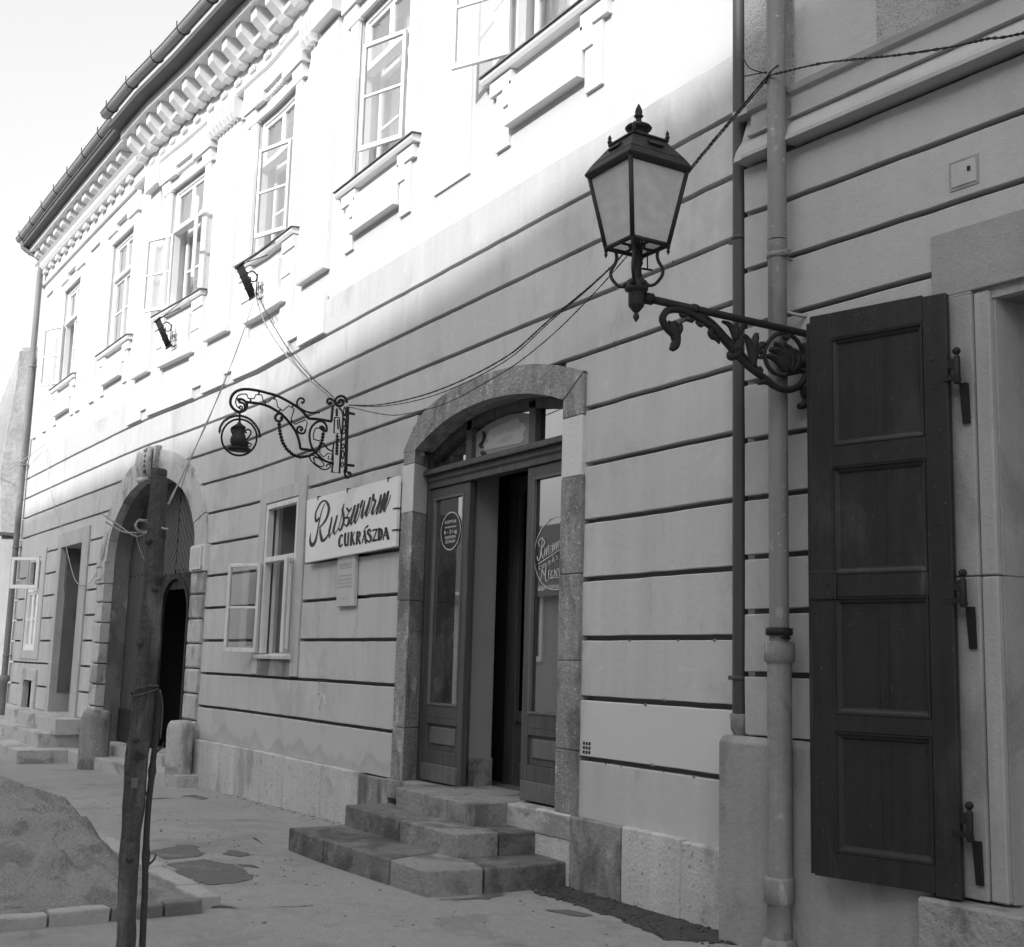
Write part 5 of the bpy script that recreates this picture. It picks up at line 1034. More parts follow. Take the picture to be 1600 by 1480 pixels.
for z in (.7, 1.4, 1.8, 2.2, 2.9, 3.1):
    for u in (.05, .40, SW-.06):
        mb = MB(); mb.ball(S0+SU*(u+rnd2.uniform(-.02, .02))+SN_*(.0 if u != .40 else -.024)+ZU*(z+rnd2.uniform(-.04, .04)), .006, n=6); mb.build('rivet', SHUT, SH)
for z in (3.0, 1.905, .82):
    mb = MB(gr)
    x = -3.985
    mb.box(-4.13, x+.01, -.075, -.060, z+.005, z+.055); mb.lathe(x+.005, -.07, [(.016, z-.055), (.016, z+.06), (.010, z+.065), (.010, z+.075)], n=12); mb.ball((x+.005, -.07, z+.09), .020, n=10)
    H_ = mb.build('hinge_band', IRON, NX, bevel=.002)
    mb = MB(gr); mb.box(-4.07, x+.02, -.085, -.07, z-.055, z-.03); mb.lathe(x+.005, -.07, [(.014, z-.075), (.019, z-.06), (.019, z-.05)], n=12); mb.prof(x-.002, x+.036, [(-.05, z-.07), (-.028, z-.07), (-.020, z-.27), (-.030, z-.27)]); mb.build('pintle', IRON, H_)

# ---------------------------------------------------------------- downpipes
P1_ = thing('dark_downpipe', 'slim dark downpipe standing in the corner between the two houses', 'downpipe', (-5.575, -.085, 1.2))
mb = MB(); mb.lathe(-5.57, -.085, [(.046, 1.24), (.046, 3.0), (.046, 6), (.046, 10.1)], n=20); mb.build('pipe', PIPE_DARK, P1_)
for z in (4.13, 1.46, 6.9):
    mb = MB(); mb.lathe(-5.57, -.085, [(.0465, z-.014), (.051, z-.012), (.051, z+.012), (.0465, z+.014)], n=20); mb.box(-5.67, -5.615, -.09, -.075, z-.012, z+.012); mb.build('pipe_clip', PIPE_DARK, P1_)
mb = MB(); mb.lathe(-5.575, -.075, [(.04, 1.13), (.060, 1.17), (.064, 1.25), (.052, 1.26)], n=18); mb.build('pipe_shoe', CLAY, P1_)
P2_ = thing('zinc_downpipe', 'pale zinc rainwater pipe with thick stoneware lower length in front of the grooved wall', 'downpipe', (-5.10, -.22, 0))
px_, py_ = -5.10, -.22
for a, b, r in ((1.66, 3.95, .054), (3.955, 6.4, .0545), (6.4, 10.1, .054)):
    mb = MB(); mb.lathe(px_, py_, [(r, a), (r, (a+b)/2), (r, b-.06), (r+.003, b-.05), (r+.003, b-.002)], n=22); mb.build('pipe', ZINC, P2_)
for z in (3.86, 6.7):
    mb = MB(); mb.lathe(px_, py_, [(.057, z-.016), (.061, z-.014), (.061, z+.014), (.057, z+.016)], n=22); mb.box(px_+.056, px_+.096, py_-.02, py_-.008, z-.016, z+.016); mb.box(px_+.056, px_+.096, py_+.004, py_+.016, z-.016, z+.016)
    mb.tube([(px_+.078, py_-.035, z), (px_+.078, py_+.03, z)], .007, n=6, smooth=0); mb.tube([(px_, py_+.08, z), (px_, .0, z)], .009, n=6, smooth=0); mb.tube([(px_-.060, py_, z-.03), (px_-.067, py_, z-.05)], .008, n=6, smooth=0); mb.build('pipe_clip', ZINC, P2_)
mb = MB(); z = 1.72; mb.lathe(px_, py_, [(.060, z-.022), (.074, z-.02), (.074, z+.018), (.060, z+.022)], n=22); mb.box(px_+.05, px_+.095, py_-.03, py_-.018, z-.018, z+.018); mb.tube([(px_+.08, py_-.06, z-.03), (px_+.08, py_+.0, z-.035)], .009, n=6, smooth=0); mb.build('pipe_clip', IRON, P2_)
mb = MB(); mb.lathe(px_, py_, [(.066, .42), (.066, 1.54), (.068, 1.55), (.083, 1.56), (.083, 1.655), (.075, 1.665), (.06, 1.665)], n=24); mb.build('stoneware_pipe', CLAY, P2_)
mb = MB(); mb.lathe(px_-.01, py_, [(.064, .10), (.064, .285), (.080, .295), (.083, .41), (.076, .425), (.06, .425)], n=24); mb.build('stoneware_pipe', CLAY, P2_)
mb = MB(); mb.lathe(px_-.01, py_, [(.105, -.02), (.10, .07), (.09, .105), (.06, .11)], n=24); mb.build('pipe_foot', CLAY, P2_, jitter=.01)
mb = MB(); mb.tube([(px_-.045, py_-.04, 4.92), (px_+.0, py_-.057, 4.96), (px_+.05, py_-.03, 5.0)], .006, n=5); mb.tube([(px_-.02, py_-.056, 4.97), (px_-.10, py_-.12, 5.02), (px_-.16, py_-.12, 5.13)], .004, n=5); mb.tube([(px_-.02, py_-.056, 4.98), (px_-.12, py_-.14, 4.97)], .004, n=5); mb.build('binding_wire', CABLE, P2_)
lx, ly = -26.98, gm(-27)-.10
P3_ = thing('left_downpipe', 'long zinc downpipe with swan neck at the far left corner of the house', 'downpipe', (lx, ly, 0))
mb = MB(); mb.tube([(lx-.12, ly-.36, 10.14), (lx-.12, ly-.37, 10.02), (lx-.10, ly-.30, 9.92), (lx, ly-.05, 9.76), (lx, ly, 9.62), (lx, ly, 9.4)], .058, n=14, smooth=4); mb.lathe(lx, ly, [(.060, .95), (.060, 4), (.060, 9.42)], n=18); mb.build('pipe', ZINC, P3_)
for z in (7.4, 5.3, 3.6, 1.4):
    mb = MB(); mb.lathe(lx, ly, [(.061, z-.02), (.068, z-.018), (.068, z+.018), (.061, z+.02)], n=18); mb.box(lx+.05, lx+.12, ly-.02, ly+.10, z-.012, z+.012); mb.build('pipe_clip', ZINC, P3_)
mb = MB(); mb.lathe(lx, ly, [(.07, -.3), (.07, .86), (.09, .88), (.09, 1.0), (.07, 1.01)], n=18); mb.build('stoneware_pipe', CLAY, P3_)

# ---------------------------------------------------------------- signboard and plaques
SB = thing('shop_signboard', 'white enamelled signboard reading Ruszwurm Cukrászda left of the shop door', 'signboard', (-11.4, -.05, 2.52))
mb = MB(); mb.add([(x, y, z) for y in (-.080, -.045) for x, z in ((-12.50, 2.515), (-10.285, 2.545), (-10.285, 3.20), (-12.54, 3.195))], [(0, 1, 2, 3), (7, 6, 5, 4), (0, 4, 5, 1), (1, 5, 6, 2), (2, 6, 7, 3), (3, 7, 4, 0)]); mb.build('board', SIGNW, SB, bevel=.004)
mb = MB(); mb.box(-12.45, -10.33, -.044, .002, 2.56, 2.59); mb.box(-12.45, -10.33, -.044, .002, 3.12, 3.15); mb.build('batten', OAK, SB)
brush(SIGN_SCRIPT, -.0815, INK, 'script_lettering', SB)
brush(SIGN_CAPS, -.0815, INK, 'capital_lettering', SB)
for x, z in ((-12.22, 3.195), (-11.45, 3.197), (-10.50, 3.199)):
    mb = MB(); mb.box(x-.02, x+.02, -.086, -.04, z, z+.012); mb.box(x-.006, x+.006, -.088, -.08, z-.03, z+.005); mb.build('hook', IRON, SB)
for z in (2.90, 2.70):
    mb = MB(); mb.box(-10.36, -10.27, -.088, -.080, z-.006, z+.006); mb.box(-10.284, -10.278, -.088, -.0, z-.006, z+.006); mb.build('hook', IRON, SB)
MP = thing('price_board', 'narrow tall enamel notice with faded lettering hung below the signboard', 'notice', (-11.47, -.02, 2.03))
mb = MB(); mb.add([(x, y, z) for y in (-.045, -.005) for x, z in ((-11.68, 2.03), (-11.255, 2.03), (-11.265, 2.54), (-11.70, 2.54))], [(0, 1, 2, 3), (7, 6, 5, 4), (0, 4, 5, 1), (1, 5, 6, 2), (2, 6, 7, 3), (3, 7, 4, 0)]); mb.build('board', PLAQUE, MP, bevel=.003)
textobj('faded_text', 'MŰEMLÉK', -11.64, 2.405, -.0465, .062, INK_G, MP, width=.32)
for i, s in enumerate(('A RUSZWURM-HÁZ', 'BAROKK STÍLUSBAN', 'ÉPÜLT A XVIII.', 'SZÁZAD VÉGÉN')):
    textobj('faded_text', s, -11.65, 2.325-i*.037, -.0465, .020, INK_G, MP, width=.33)
textobj('faded_text', 'I. KERÜLET', -11.59, 2.10, -.0465, .014, INK_G, MP, width=.22)
HN = thing('house_number_plate', 'small square number plate low on the wall right of the gateway', 'number plate', (-15.45, 0, 2.58))
mb = MB(); mb.box(-15.57, -15.33, -.012, -.001, 2.58, 2.81); mb.build('plate', PLAQUE, HN, bevel=.002)
textobj('house_number', '7', -15.475, 2.635, -.0135, .12, INK_G, HN)
GP = thing('gateway_plaque', 'small framed street plaque on the right impost of the gateway', 'plaque', (-16.1, -.1, 2.6))
mb = MB(gm); mb.box(-16.30, -15.93, -.098, -.077, 2.62, 2.93); mb.build('plate', STONE_PALE, GP, bevel=.004)
mb = MB(gm); mb.box(-16.27, -15.96, -.100, -.0985, 2.65, 2.90); mb.build('plate_face', PLAQUE, GP)
BL = MB(); BL.box(-15.80, -15.69, -.03, -.001, 1.84, 1.98)
BL.build('bell_push', mat('bell_dark', .12, .6), None, bevel=.006, loc=(-15.74, 0, 1.84), label='tiny dark bell box on the plaster between gateway and casement window', category='bell')

# ---------------------------------------------------------------- wrought iron hanging sign
HS = thing('hanging_sign', 'wrought iron hanging sign with a coffee pot and cup inside a wreathed ring', 'hanging sign', (-11.2, 0, 3.3))
groups = {}
for nm, r, pts in SIGN_STROKES:
    A = MB(); sm = 0 if nm.endswith('*') else 4
    P = [(-11.2, y, z) for y, z in pts]
    base = nm.rstrip('*')
    nmx = {'arm': 'iron_arm', 'scroll': 'scroll', 'meander': 'meander_bar', 'tie': 'collar', 'garland': 'bead_garland', 'post': 'wall_post', 'frame': 'iron_frame', 'wall_tie': 'wall_tie', 'chain': 'hanger', 'wreath': 'wreath', 'ring': 'ring'}[base]
    if base in ('garland', 'wreath'):
        A.tube(P, r*.45, n=6, smooth=sm)
        Q = [Vector(p) for p in P]; acc = 0; step = r*1.5
        for a, b in zip(Q, Q[1:]):
            L = (b-a).length; s = step-acc
            while s < L:
                p = a.lerp(b, s/L); d = (b-a).normalized()
                if base == 'garland': A.ball(p, r, 1, 1, .8, n=8)
                else:
                    n_ = Vector((0, -d.z, d.y)); A.ball(p+n_*r*.5, r*.7, .7, 1.2, 1.2, n=5); A.ball(p-n_*r*.4+d*r*.6, r*.6, .7, 1.2, 1.0, n=5)
                s += step*(1 if base == 'garland' else .95)
            acc = L-(s-step)
    elif base == 'scroll' and len(P) > 5:
        k = len(P); A.tube(P, [r*(1 if i < k-2 else (.9 if i == k-2 else 1.5)) for i in range(k)], n=8, smooth=5)
    else: A.tube(P, r, n=8, smooth=sm)
    A.build(nmx, IRON, HS)
A = MB(); pr = [(.006, 3.700), (.016, 3.69), (.022, 3.68), (.046, 3.66), (.066, 3.648), (.062, 3.64), (.055, 3.63), (.056, 3.60), (.060, 3.575), (.074, 3.54), (.078, 3.52), (.074, 3.49), (.060, 3.465), (.054, 3.448), (.060, 3.44)]
A.lathe(-11.2, -1.322, pr[::-1], n=24); A.tube([(-11.2, -1.376, 3.575), (-11.2, -1.392, 3.60), (-11.2, -1.388, 3.635)], [.012, .010, .014], n=8); pot = A.build('coffee_pot', IRON_DULL, HS)
A = MB(); A.tube([(-11.2, y, z) for y, z in POT['handle']], .008, n=8, smooth=4); A.build('handle', IRON, pot)
A = MB(); A.lathe(-11.2, -1.258, [(.030, 3.44), (.034, 3.455), (.036, 3.50), (.044, 3.512), (.04, 3.513)], n=18); A.tube([(-11.2, -1.225, 3.50), (-11.2, -1.195, 3.50), (-11.2, -1.20, 3.475), (-11.2, -1.225, 3.465)], .006, n=6); A.build('coffee_cup', IRON_DULL, HS)
A = MB(); A.lathe(-11.2, -1.305, [(.06, 3.415), (.10, 3.42), (.118, 3.434), (.114, 3.44), (.02, 3.438)], n=26); A.build('tray', IRON, HS)

# ---------------------------------------------------------------- street lantern on its bracket
LN = thing('street_lantern', 'old four-sided gas style wall lantern on a scrolled cast iron bracket', 'street lamp', (-4.99, -.1, 3.0))
for nm, r, pts in BRACKET_STROKES:
    P = [(-4.99, y, z) for y, z in pts]; k = len(P); A = MB()
    if nm == 'leaf':
        A.tube(P, [r*(.35+.65*math.sin(math.pi*(.22+.78*i/(k-1)))) for i in range(k)], n=8, smooth=5, flat=.7)
        A.tube([Vector(p)+Vector((r*.45, 0, 0)) for p in P], [r*.25]*(k-1)+[r*.1], n=5, smooth=5)
    elif nm == 'arm': A.tube([(-4.99, -1.24, 3.40), (-4.99, -.09, 3.395)], r, n=12, smooth=0); A.tube([(-4.99, -.93, 3.40), (-4.99, -.90, 3.40)], r*1.22, n=12, smooth=0); A.tube([(-4.99, -1.25, 3.40), (-4.99, -1.20, 3.40)], r*1.5, n=12, smooth=0)
    elif nm == 'plate': A.tube(P, r, n=8, smooth=4, flat=1.6)
    else: A.tube(P, [r*(.55 if i in (0, k-1) and nm != 'stem' else 1) for i in range(k)], n=8, smooth=5)
    A.build({'arm': 'bracket_arm', 'scroll': 'main_scroll', 'stem': 'stem', 'leaf': 'acanthus_leaf', 'curl': 'curl', 'ring': 'scroll_ring', 'plate': 'wall_plate', 'joint': 'joint'}[nm], IRON_DULL, LN)
lx0, ly0 = -4.99, -1.30
def sqring(z0, h0, z1, h1, t, mb, cx=lx0, cy=ly0):
    """four sloping bars along the edges of a frustum side: corner posts"""
    for sx, sy in ((-1, -1), (1, -1), (1, 1), (-1, 1)):
        mb.tube([(cx+sx*h0, cy+sy*h0, z0), (cx+sx*h1, cy+sy*h1, z1)], t, n=6, smooth=0)
zb, ht, zt_, hb = 3.665, .115, 4.06, .182
A = MB(); sqring(zb, ht, zt_, hb, .013, A)
for z, h, t in ((zb, ht, .012), (zt_, hb, .012)):
    for a, b in (((-1, -1), (1, -1)), ((1, -1), (1, 1)), ((1, 1), (-1, 1)), ((-1, 1), (-1, -1))):
        A.tube([(lx0+a[0]*h, ly0+a[1]*h, z), (lx0+b[0]*h, ly0+b[1]*h, z)], t, n=6, smooth=0)
A.build('lantern_frame', IRON_DULL, LN)
for a, b in (((-1, -1), (1, -1)), ((1, -1), (1, 1)), ((1, 1), (-1, 1)), ((-1, 1), (-1, -1))):
    A = MB(); e = .003
    A.add([(lx0+a[0]*(ht-e), ly0+a[1]*(ht-e), zb), (lx0+b[0]*(ht-e), ly0+b[1]*(ht-e), zb), (lx0+b[0]*(hb-e), ly0+b[1]*(hb-e), zt_), (lx0+a[0]*(hb-e), ly0+a[1]*(hb-e), zt_)], [(0, 1, 2, 3)]); A.build('glass_pane', LAMPG, LN)
def frus(z0, h0, z1, h1, mb):
    vs = [(lx0+sx*h0, ly0+sy*h0, z0) for sx, sy in ((-1, -1), (1, -1), (1, 1), (-1, 1))]+[(lx0+sx*h1, ly0+sy*h1, z1) for sx, sy in ((-1, -1), (1, -1), (1, 1), (-1, 1))]
    mb.add(vs, [(0, 1, 5, 4), (1, 2, 6, 5), (2, 3, 7, 6), (3, 0, 4, 7), (4, 5, 6, 7), (3, 2, 1, 0)])
A = MB(); frus(4.055, .192, 4.075, .205, A); frus(4.075, .205, 4.125, .178, A); frus(4.125, .178, 4.225, .108, A); frus(4.225, .116, 4.24, .116, A); RO = A.build('lantern_roof', IRON_DULL, LN, bevel=.004)
for sx, sy in ((1, 0), (0, -1)):
    A = MB(); A.obox((lx0+sx*.150, ly0+sy*.150, 4.178), (0, 1, 0) if sx else (1, 0, 0), Vector((sx*.8, sy*.8, .6)), Vector((sx*-.6, sy*-.6, .8)), .045, .006, .014); A.build('roof_vent', IRON, RO)
for sx, sy in ((-1, -1), (1, -1), (1, 1), (-1, 1)): A = MB(); A.lathe(lx0+sx*.108, ly0+sy*.108, [(.009, 4.24), (.014, 4.252), (.008, 4.262), (.011, 4.272), (.002, 4.29)], n=8); A.build('corner_finial', IRON, RO)
A = MB(); A.lathe(lx0, ly0, [(.092, 4.235), (.080, 4.255), (.055, 4.270), (.042, 4.285), (.045, 4.298), (.066, 4.306), (.072, 4.316), (.064, 4.326), (.034, 4.342), (.018, 4.352), (.014, 4.372), (.022, 4.378), (.026, 4.384), (.018, 4.392), (.020, 4.405), (.016, 4.425), (.003, 4.452)], n=24); A.build('lantern_finial', IRON_DULL, LN)
A = MB(); A.lathe(lx0, ly0, [(.003, 3.262), (.017, 3.285), (.014, 3.302), (.008, 3.308), (.016, 3.315), (.040, 3.345), (.042, 3.36), (.042, 3.415), (.044, 3.42), (.060, 3.43), (.062, 3.44), (.058, 3.445), (.056, 3.475), (.040, 3.488), (.02, 3.49), (.018, 3.56), (.018, 3.70)], n=22)
for k in range(6): A.ball((lx0+.057*math.cos(k*math.pi/3), ly0+.057*math.sin(k*math.pi/3), 3.46), .013, n=6)
A.build('lamp_socket', IRON_DULL, LN)
for sx, sy in ((-1, -1), (1, -1), (1, 1), (-1, 1)):
    A = MB(); f = lambda r, z: (lx0+sx*r, ly0+sy*r, z)
    A.tube([f(.035, 3.452), f(.066, 3.458), f(.092, 3.50), f(.095, 3.54), f(.080, 3.58), f(.075, 3.615), f(.082, 3.65), f(.105, 3.662)], .009, n=8, smooth=4); A.build('lantern_stay', IRON_DULL, LN)
    A = MB(); A.lathe(lx0+sx*.115, ly0+sy*.115, [(.002, 3.612), (.010, 3.63), (.006, 3.64), (.011, 3.65), (.011, 3.662)], n=10); A.build('drop_finial', IRON, LN)
A = MB(); A.lathe(lx0, ly0, [(.045, 3.66), (.045, 3.672)], n=12); A.tube([(lx0-.11, ly0, 3.665), (lx0+.11, ly0, 3.665)], .007, n=6, smooth=0); A.tube([(lx0, ly0-.11, 3.665), (lx0, ly0+.11, 3.665)], .007, n=6, smooth=0); A.tube([(lx0+.02, ly0+.05, 3.66), (lx0+.02, ly0+.055, 3.545)], .004, n=5, smooth=0); A.tube([(lx0+.02, ly0+.02, 3.545), (lx0+.02, ly0+.085, 3.55)], .006, n=5, smooth=0); A.build('gas_tap', IRON, LN)

# ---------------------------------------------------------------- flag holders below two upper windows
def flagholder(x, yo, pts_top, pts_bot, label):
    F = thing('flag_holder', label, 'flag holder', (x, yo, 5.8), 'iron flag holders under the upper windows')
    A = MB(); A.tube([(x, yo-.03, 6.32), (x, yo-.03, 5.80)], .014, n=6, smooth=0); A.ball((x, yo-.03, 6.02), .022); A.ball((x, yo-.03, 5.88), .022); A.build('wall_bar', IRON, F)
    (y0, z0), (y1, z1) = pts_top, pts_bot
    for k in range(5):
        dx = -.10+.05*k; A = MB(); A.tube([(x+dx, y0+yo, z0), (x+dx, y1+yo, z1)], .011, n=6, smooth=0); A.build('slanted_bar', IRON, F)
    for t in (0, .30, .66, 1):
        y, z = y0+(y1-y0)*t+yo, z0+(z1-z0)*t; A = MB(); A.tube([(x-.14, y, z), (x+.14, y, z)], .016 if t in (0, 1) else .010, n=6, smooth=0); A.build('cross_bar', IRON, F)
    A = MB(); A.tube([(x, yo-.27, 6.20), (x, yo-.20, 6.27), (x, yo-.13, 6.23), (x, yo-.14, 6.15), (x, yo-.20, 6.14), (x, yo-.21, 6.19)], .009, n=6); A.build('scroll', IRON, F)
    A = MB(); A.tube([(x, yo-.12, 6.25), (x, yo-.12, 5.97), (x, yo-.07, 5.93), (x, yo-.03, 5.98)], .008, n=6); A.tube([(x, yo-.14, 6.00), (x, yo-.18, 5.96), (x, yo-.20, 6.02)], .008, n=6); A.build('brace', IRON, F)
    A = MB(); A.tube([(x, yo-.10, 6.03), (x, yo-.10, 6.15), (x, yo-.04, 6.15), (x, yo-.04, 6.06), (x, yo-.075, 6.06), (x, yo-.075, 6.11)], .007, n=6, smooth=0); A.build('meander_bar', IRON, F)
    A = MB(); A.tube([(x, yo+y0, z0+.01), (x+.05, yo-.02, 6.50)], .006, n=5, smooth=0); A.tube([(x-.1, yo+y0+.02, z0), (x+.5, yo-.05, 6.57)], .006, n=5, smooth=0); A.build('stay_rod', IRON, F)
flagholder(-14.51, 0, (-.36, 6.31), (-.16, 5.94), 'black iron flag holder under the third upper window from the right')
flagholder(-17.56, gm(-17.56), (-.33, 6.28), (-.14, 5.91), 'black iron flag holder under the fourth upper window from the right')

# ---------------------------------------------------------------- cables
def twisted(name, pts, label, m=CABLE, r=.0045, strands=2, pitch=.08, group=None, tw=.0042):
    """real strands wound round each other"""
    A = MB(); P = [Vector(p) for p in pts]; L = 0; out = [[] for _ in range(strands)]
    dense = []
    for a, b in zip(P, P[1:]):
        n = max(1, int((b-a).length/.028)); dense += [a.lerp(b, i/n) for i in range(n)]
    dense.append(P[-1])
    for i, p in enumerate(dense):
        if i: L += (p-dense[i-1]).length
        t = (dense[min(i+1, len(dense)-1)]-dense[max(i-1, 0)]).normalized(); a = t.cross(Vector((0, 0, 1))).normalized(); b = t.cross(a)
        for s in range(strands):
            ph = 2*math.pi*(L/pitch+s/strands); out[s].append(p+(a*math.cos(ph)+b*math.sin(ph))*tw)
    for s in range(strands): A.tube(out[s], r, n=5, smooth=0)
    tg = dict(label=label, category='cable')
    if group: tg['group'] = group
    return A.build(name, m, None, loc=tuple(pts[0]), **tg)
def spl(pts, k=6):
    P = [Vector(p) for p in pts]; Q = []
    for i in range(len(P)-1):
        a, b, c, d = P[max(i-1, 0)], P[i], P[i+1], P[min(i+2, len(P)-1)]
        for s in range(k):
            t = s/k; Q.append(.5*((2*b)+(c-a)*t+(2*a-5*b+4*c-d)*t*t+(3*b-a-3*c+d)*t**3))
    return Q+[P[-1]]
C1 = [(-11.13,-.25,3.99),(-10.3,-.25,3.86),(-9.21,-.25,3.80),(-8.12,-.25,3.86),(-7.48,-.25,4.02),(-6.64,-.25,4.24),(-5.84,-.28,4.61),(-5.10,-.285,4.945)]
C2 = [(-11.12,-.25,3.97),(-10.29,-.25,3.76),(-9.81,-.25,3.69),(-9.06,-.25,3.66),(-8.29,-.25,3.73),(-7.82,-.25,3.80),(-7.23,-.25,3.96),(-6.51,-.25,4.25),(-5.84,-.285,4.585),(-5.10,-.285,4.925)]
C1b = [(x, y, z-.035*math.sin(math.pi*min(1, (x+11.13)/4.5))) for x, y, z in C1[:5]]+[(x, y-.01, z-.012) for x, y, z in C1[5:]]
twisted('overhead_cable', spl(C1), 'twisted black cable sagging from the hanging sign past the lantern, highest of three', group='cables from the hanging sign to the zinc pipe')
twisted('overhead_cable', spl(C1b), 'thin black cable just under the highest one, joined to it behind the lantern', r=.003, tw=.003, group='cables from the hanging sign to the zinc pipe')
twisted('overhead_cable', spl(C2), 'lowest black cable, sagging in front of the shop door arch', r=.003, tw=.003, group='cables from the hanging sign to the zinc pipe')
twisted('overhead_cable', spl([(-5.10,-.285,4.945),(-4.72,-.27,4.86),(-4.46,-.26,4.78),(-4.13,-.25,4.67),(-3.83,-.25,4.58),(-3.62,-.25,4.53),(-3.42,-.25,4.47),(-2.6,-.25,4.30)]), 'twisted black cable running right from the zinc pipe across the string course', tw=.005)
twisted('overhead_cable', spl([(-14.35,-.2,5.97),(-13.95,-.2,5.51),(-13.27,-.2,5.01),(-12.42,-.2,4.52),(-11.67,-.22,4.16),(-11.2,-.30,3.96)]), 'pale twisted cable falling from the flag holder to the hanging sign', m=CABLE_G, r=.006)
twisted('overhead_cable', spl([(-14.30,-.2,5.97),(-13.75,-.2,5.49),(-13.0,-.2,4.93),(-12.3,-.2,4.50),(-11.65,-.22,4.18),(-11.2,-.32,3.98)]), 'second thin cable beside the pale one, ending at the hanging sign', m=CABLE, r=.004, tw=.004)
stk = Vector((-5.78, -3.42, 2.20))
wa = Vector((-14.42, -.17, 5.92))
twisted('stake_rope', spl(thread(wa, stk, .12, 14)), 'long twisted rope from the flag holder down to the top of the wooden stake', m=CABLE_G, r=.0035, tw=.0035, pitch=.06)
wv = thread((-30, -1.05, 5.2), (-25.3, gm(-25.3)-.05, 5.52), .05)
twisted('wire_span', spl(wv), 'pale wire crossing the downpipe at the far left corner', m=ROPE, r=.006, tw=.001)
twisted('hanging_wire', spl([(-25.3, -.58, 5.52), (-25.0, -.58, 5.25), (-24.12, -.60, 4.44), (-22.76, -.55, 3.42), (-21.9, -.5, 2.72), (-21.2, -.46, 2.62), (-20.82, -.44, 2.70), (-20.35, -.42, 3.05), (-20.12, -.42, 3.42)]), 'loose pale wire hanging from the corner down to the gateway arch', m=ROPE, r=.006, tw=.001)

# ---------------------------------------------------------------- stake and young tree
SK = thing('tree_stake', 'thick dark weathered wooden stake leaning in the pavement at lower left', 'stake', (-5.80, -3.46, 0))
sp = [(-5.80,-3.47,-.3),(-5.801,-3.468,.0),(-5.801,-3.468,.214),(-5.802,-3.47,.432),(-5.803,-3.474,.71),(-5.803,-3.474,.991),(-5.80,-3.464,1.277),(-5.799,-3.459,1.567),(-5.799,-3.459,1.862),(-5.801,-3.463,2.161),(-5.802,-3.466,2.34)]
rr = [.042,.041,.040,.041,.046,.051,.050,.048,.044,.040,.036]
sp = spl(sp, 5); rr2 = []
for i in range(len(rr)-1): rr2 += [rr[i]+(rr[i+1]-rr[i])*k/5 for k in range(5)]
rr2.append(rr[-1])
A = MB(); A.tube(sp, [r*(1+.06*noise.noise(Vector((0, 0, i*.7)))) for i, r in enumerate(rr2)], n=16, smooth=0); A.build('stake_shaft', BARK, SK, jitter=.010)
A = MB(); A.lathe(-5.802, -3.466, [(.037, 2.335), (.038, 2.36), (.032, 2.366)], n=14); A.build('stake_head', BARK, SK, jitter=.006)
for z, a in ((.98, -1.2), (1.12, -.6), (1.55, -1.0), (2.02, -.9), (.60, -.4), (1.80, .2)):
    A = MB(); A.ball((-5.80+.044*math.cos(a), -3.468+.044*math.sin(a), z), .018, n=7); A.build('knot', BARK2, SK)
A = MB(); A.obox((-5.757, -3.488, .93), (.5, .86, 0), (.86, -.5, 0), (0, 0, 1), .014, .004, .022); A.build('paper_scrap', mat('paper_scrap', .13, .9), SK)
TR = thing('young_tree', 'thin young tree trunk tied with rope to the right side of the stake', 'tree', (-5.83, -3.385, 0))
tp = [(-5.828,-3.38,-.1),(-5.83,-3.383,.2),(-5.831,-3.388,.422),(-5.833,-3.398,.702),(-5.833,-3.396,.901),(-5.831,-3.388,1.073),(-5.830,-3.383,1.16),(-5.829,-3.386,1.247),(-5.832,-3.400,1.334),(-5.835,-3.42,1.40),(-5.86,-3.44,1.6),(-5.875,-3.47,1.9),(-5.87,-3.475,2.1)]
A = MB(); tps = spl(tp, 5)
A.tube(tps, [.0155*(1-.3*i/len(tps))*(1+(.35 if i % 9 == 4 else 0)) for i in range(len(tps))], n=9, smooth=0); A.build('trunk', BARK2, TR, jitter=.004)
for z, s in ((1.05, 1), (.85, -1), (.55, 1)):
    A = MB(); A.tube([(-5.831, -3.39, z), (-5.82, -3.39+.03*s, z+.03), (-5.815, -3.39+.035*s, z+.055)], [.007, .005, .003], n=6); A.build('twig', BARK2, TR)
A = MB()
for k in range(2):
    z = 1.33+k*.012
    A.tube([(-5.80+.056*math.cos(t*math.pi/8), -3.462+.060*math.sin(t*math.pi/8), z+.02*math.sin(t*math.pi/8+k)) for t in range(17)], .0035, n=5, smooth=2)
A.tube([(-5.77, -3.40, 1.34), (-5.80, -3.375, 1.26), (-5.81, -3.372, 1.12)], .005, n=5)
A.build('rope_tie', mat('dark_rope', .10, .95, bump=.4), None, loc=(-5.8, -3.46, 1.33), label='dark rope wound round the stake holding the young tree', category='rope')
A = MB(); rw = random.Random(4)
A.tube([(-5.77,-3.42,2.08),(-5.84,-3.43,2.075),(-5.91,-3.50,2.07),(-5.94,-3.57,2.068),(-5.95,-3.615,2.086),(-5.962,-3.66,2.114)], .004, n=5)
A.tube([(-5.85,-3.46,2.09),(-5.92,-3.52,2.05),(-5.95,-3.60,2.10),(-5.965,-3.68,2.15)], .0035, n=5)
for k in range(4):
    c = Vector((-5.90, -3.50, 2.10)); pts = [c+Vector((rw.uniform(-.02, .02), .035*math.cos(t*.9+k), .03*math.sin(t*.9+k)+rw.uniform(-.008, .008))) for t in range(8)]
    A.tube(pts, .0028, n=5)
A.tube([(-5.90,-3.53,2.06),(-5.92,-3.50,1.99),(-5.91,-3.47,1.94),(-5.89,-3.44,1.98)], .002, n=5)
A.tube([(-5.76,-3.45,2.085),(-5.755,-3.43,2.08),(-5.757,-3.42,2.083)], .005, n=5)
A.build('tangled_wire', ROPE, None, loc=(-5.9, -3.5, 2.07), label='tangle of pale wire tied round the stake near its top', category='wire')

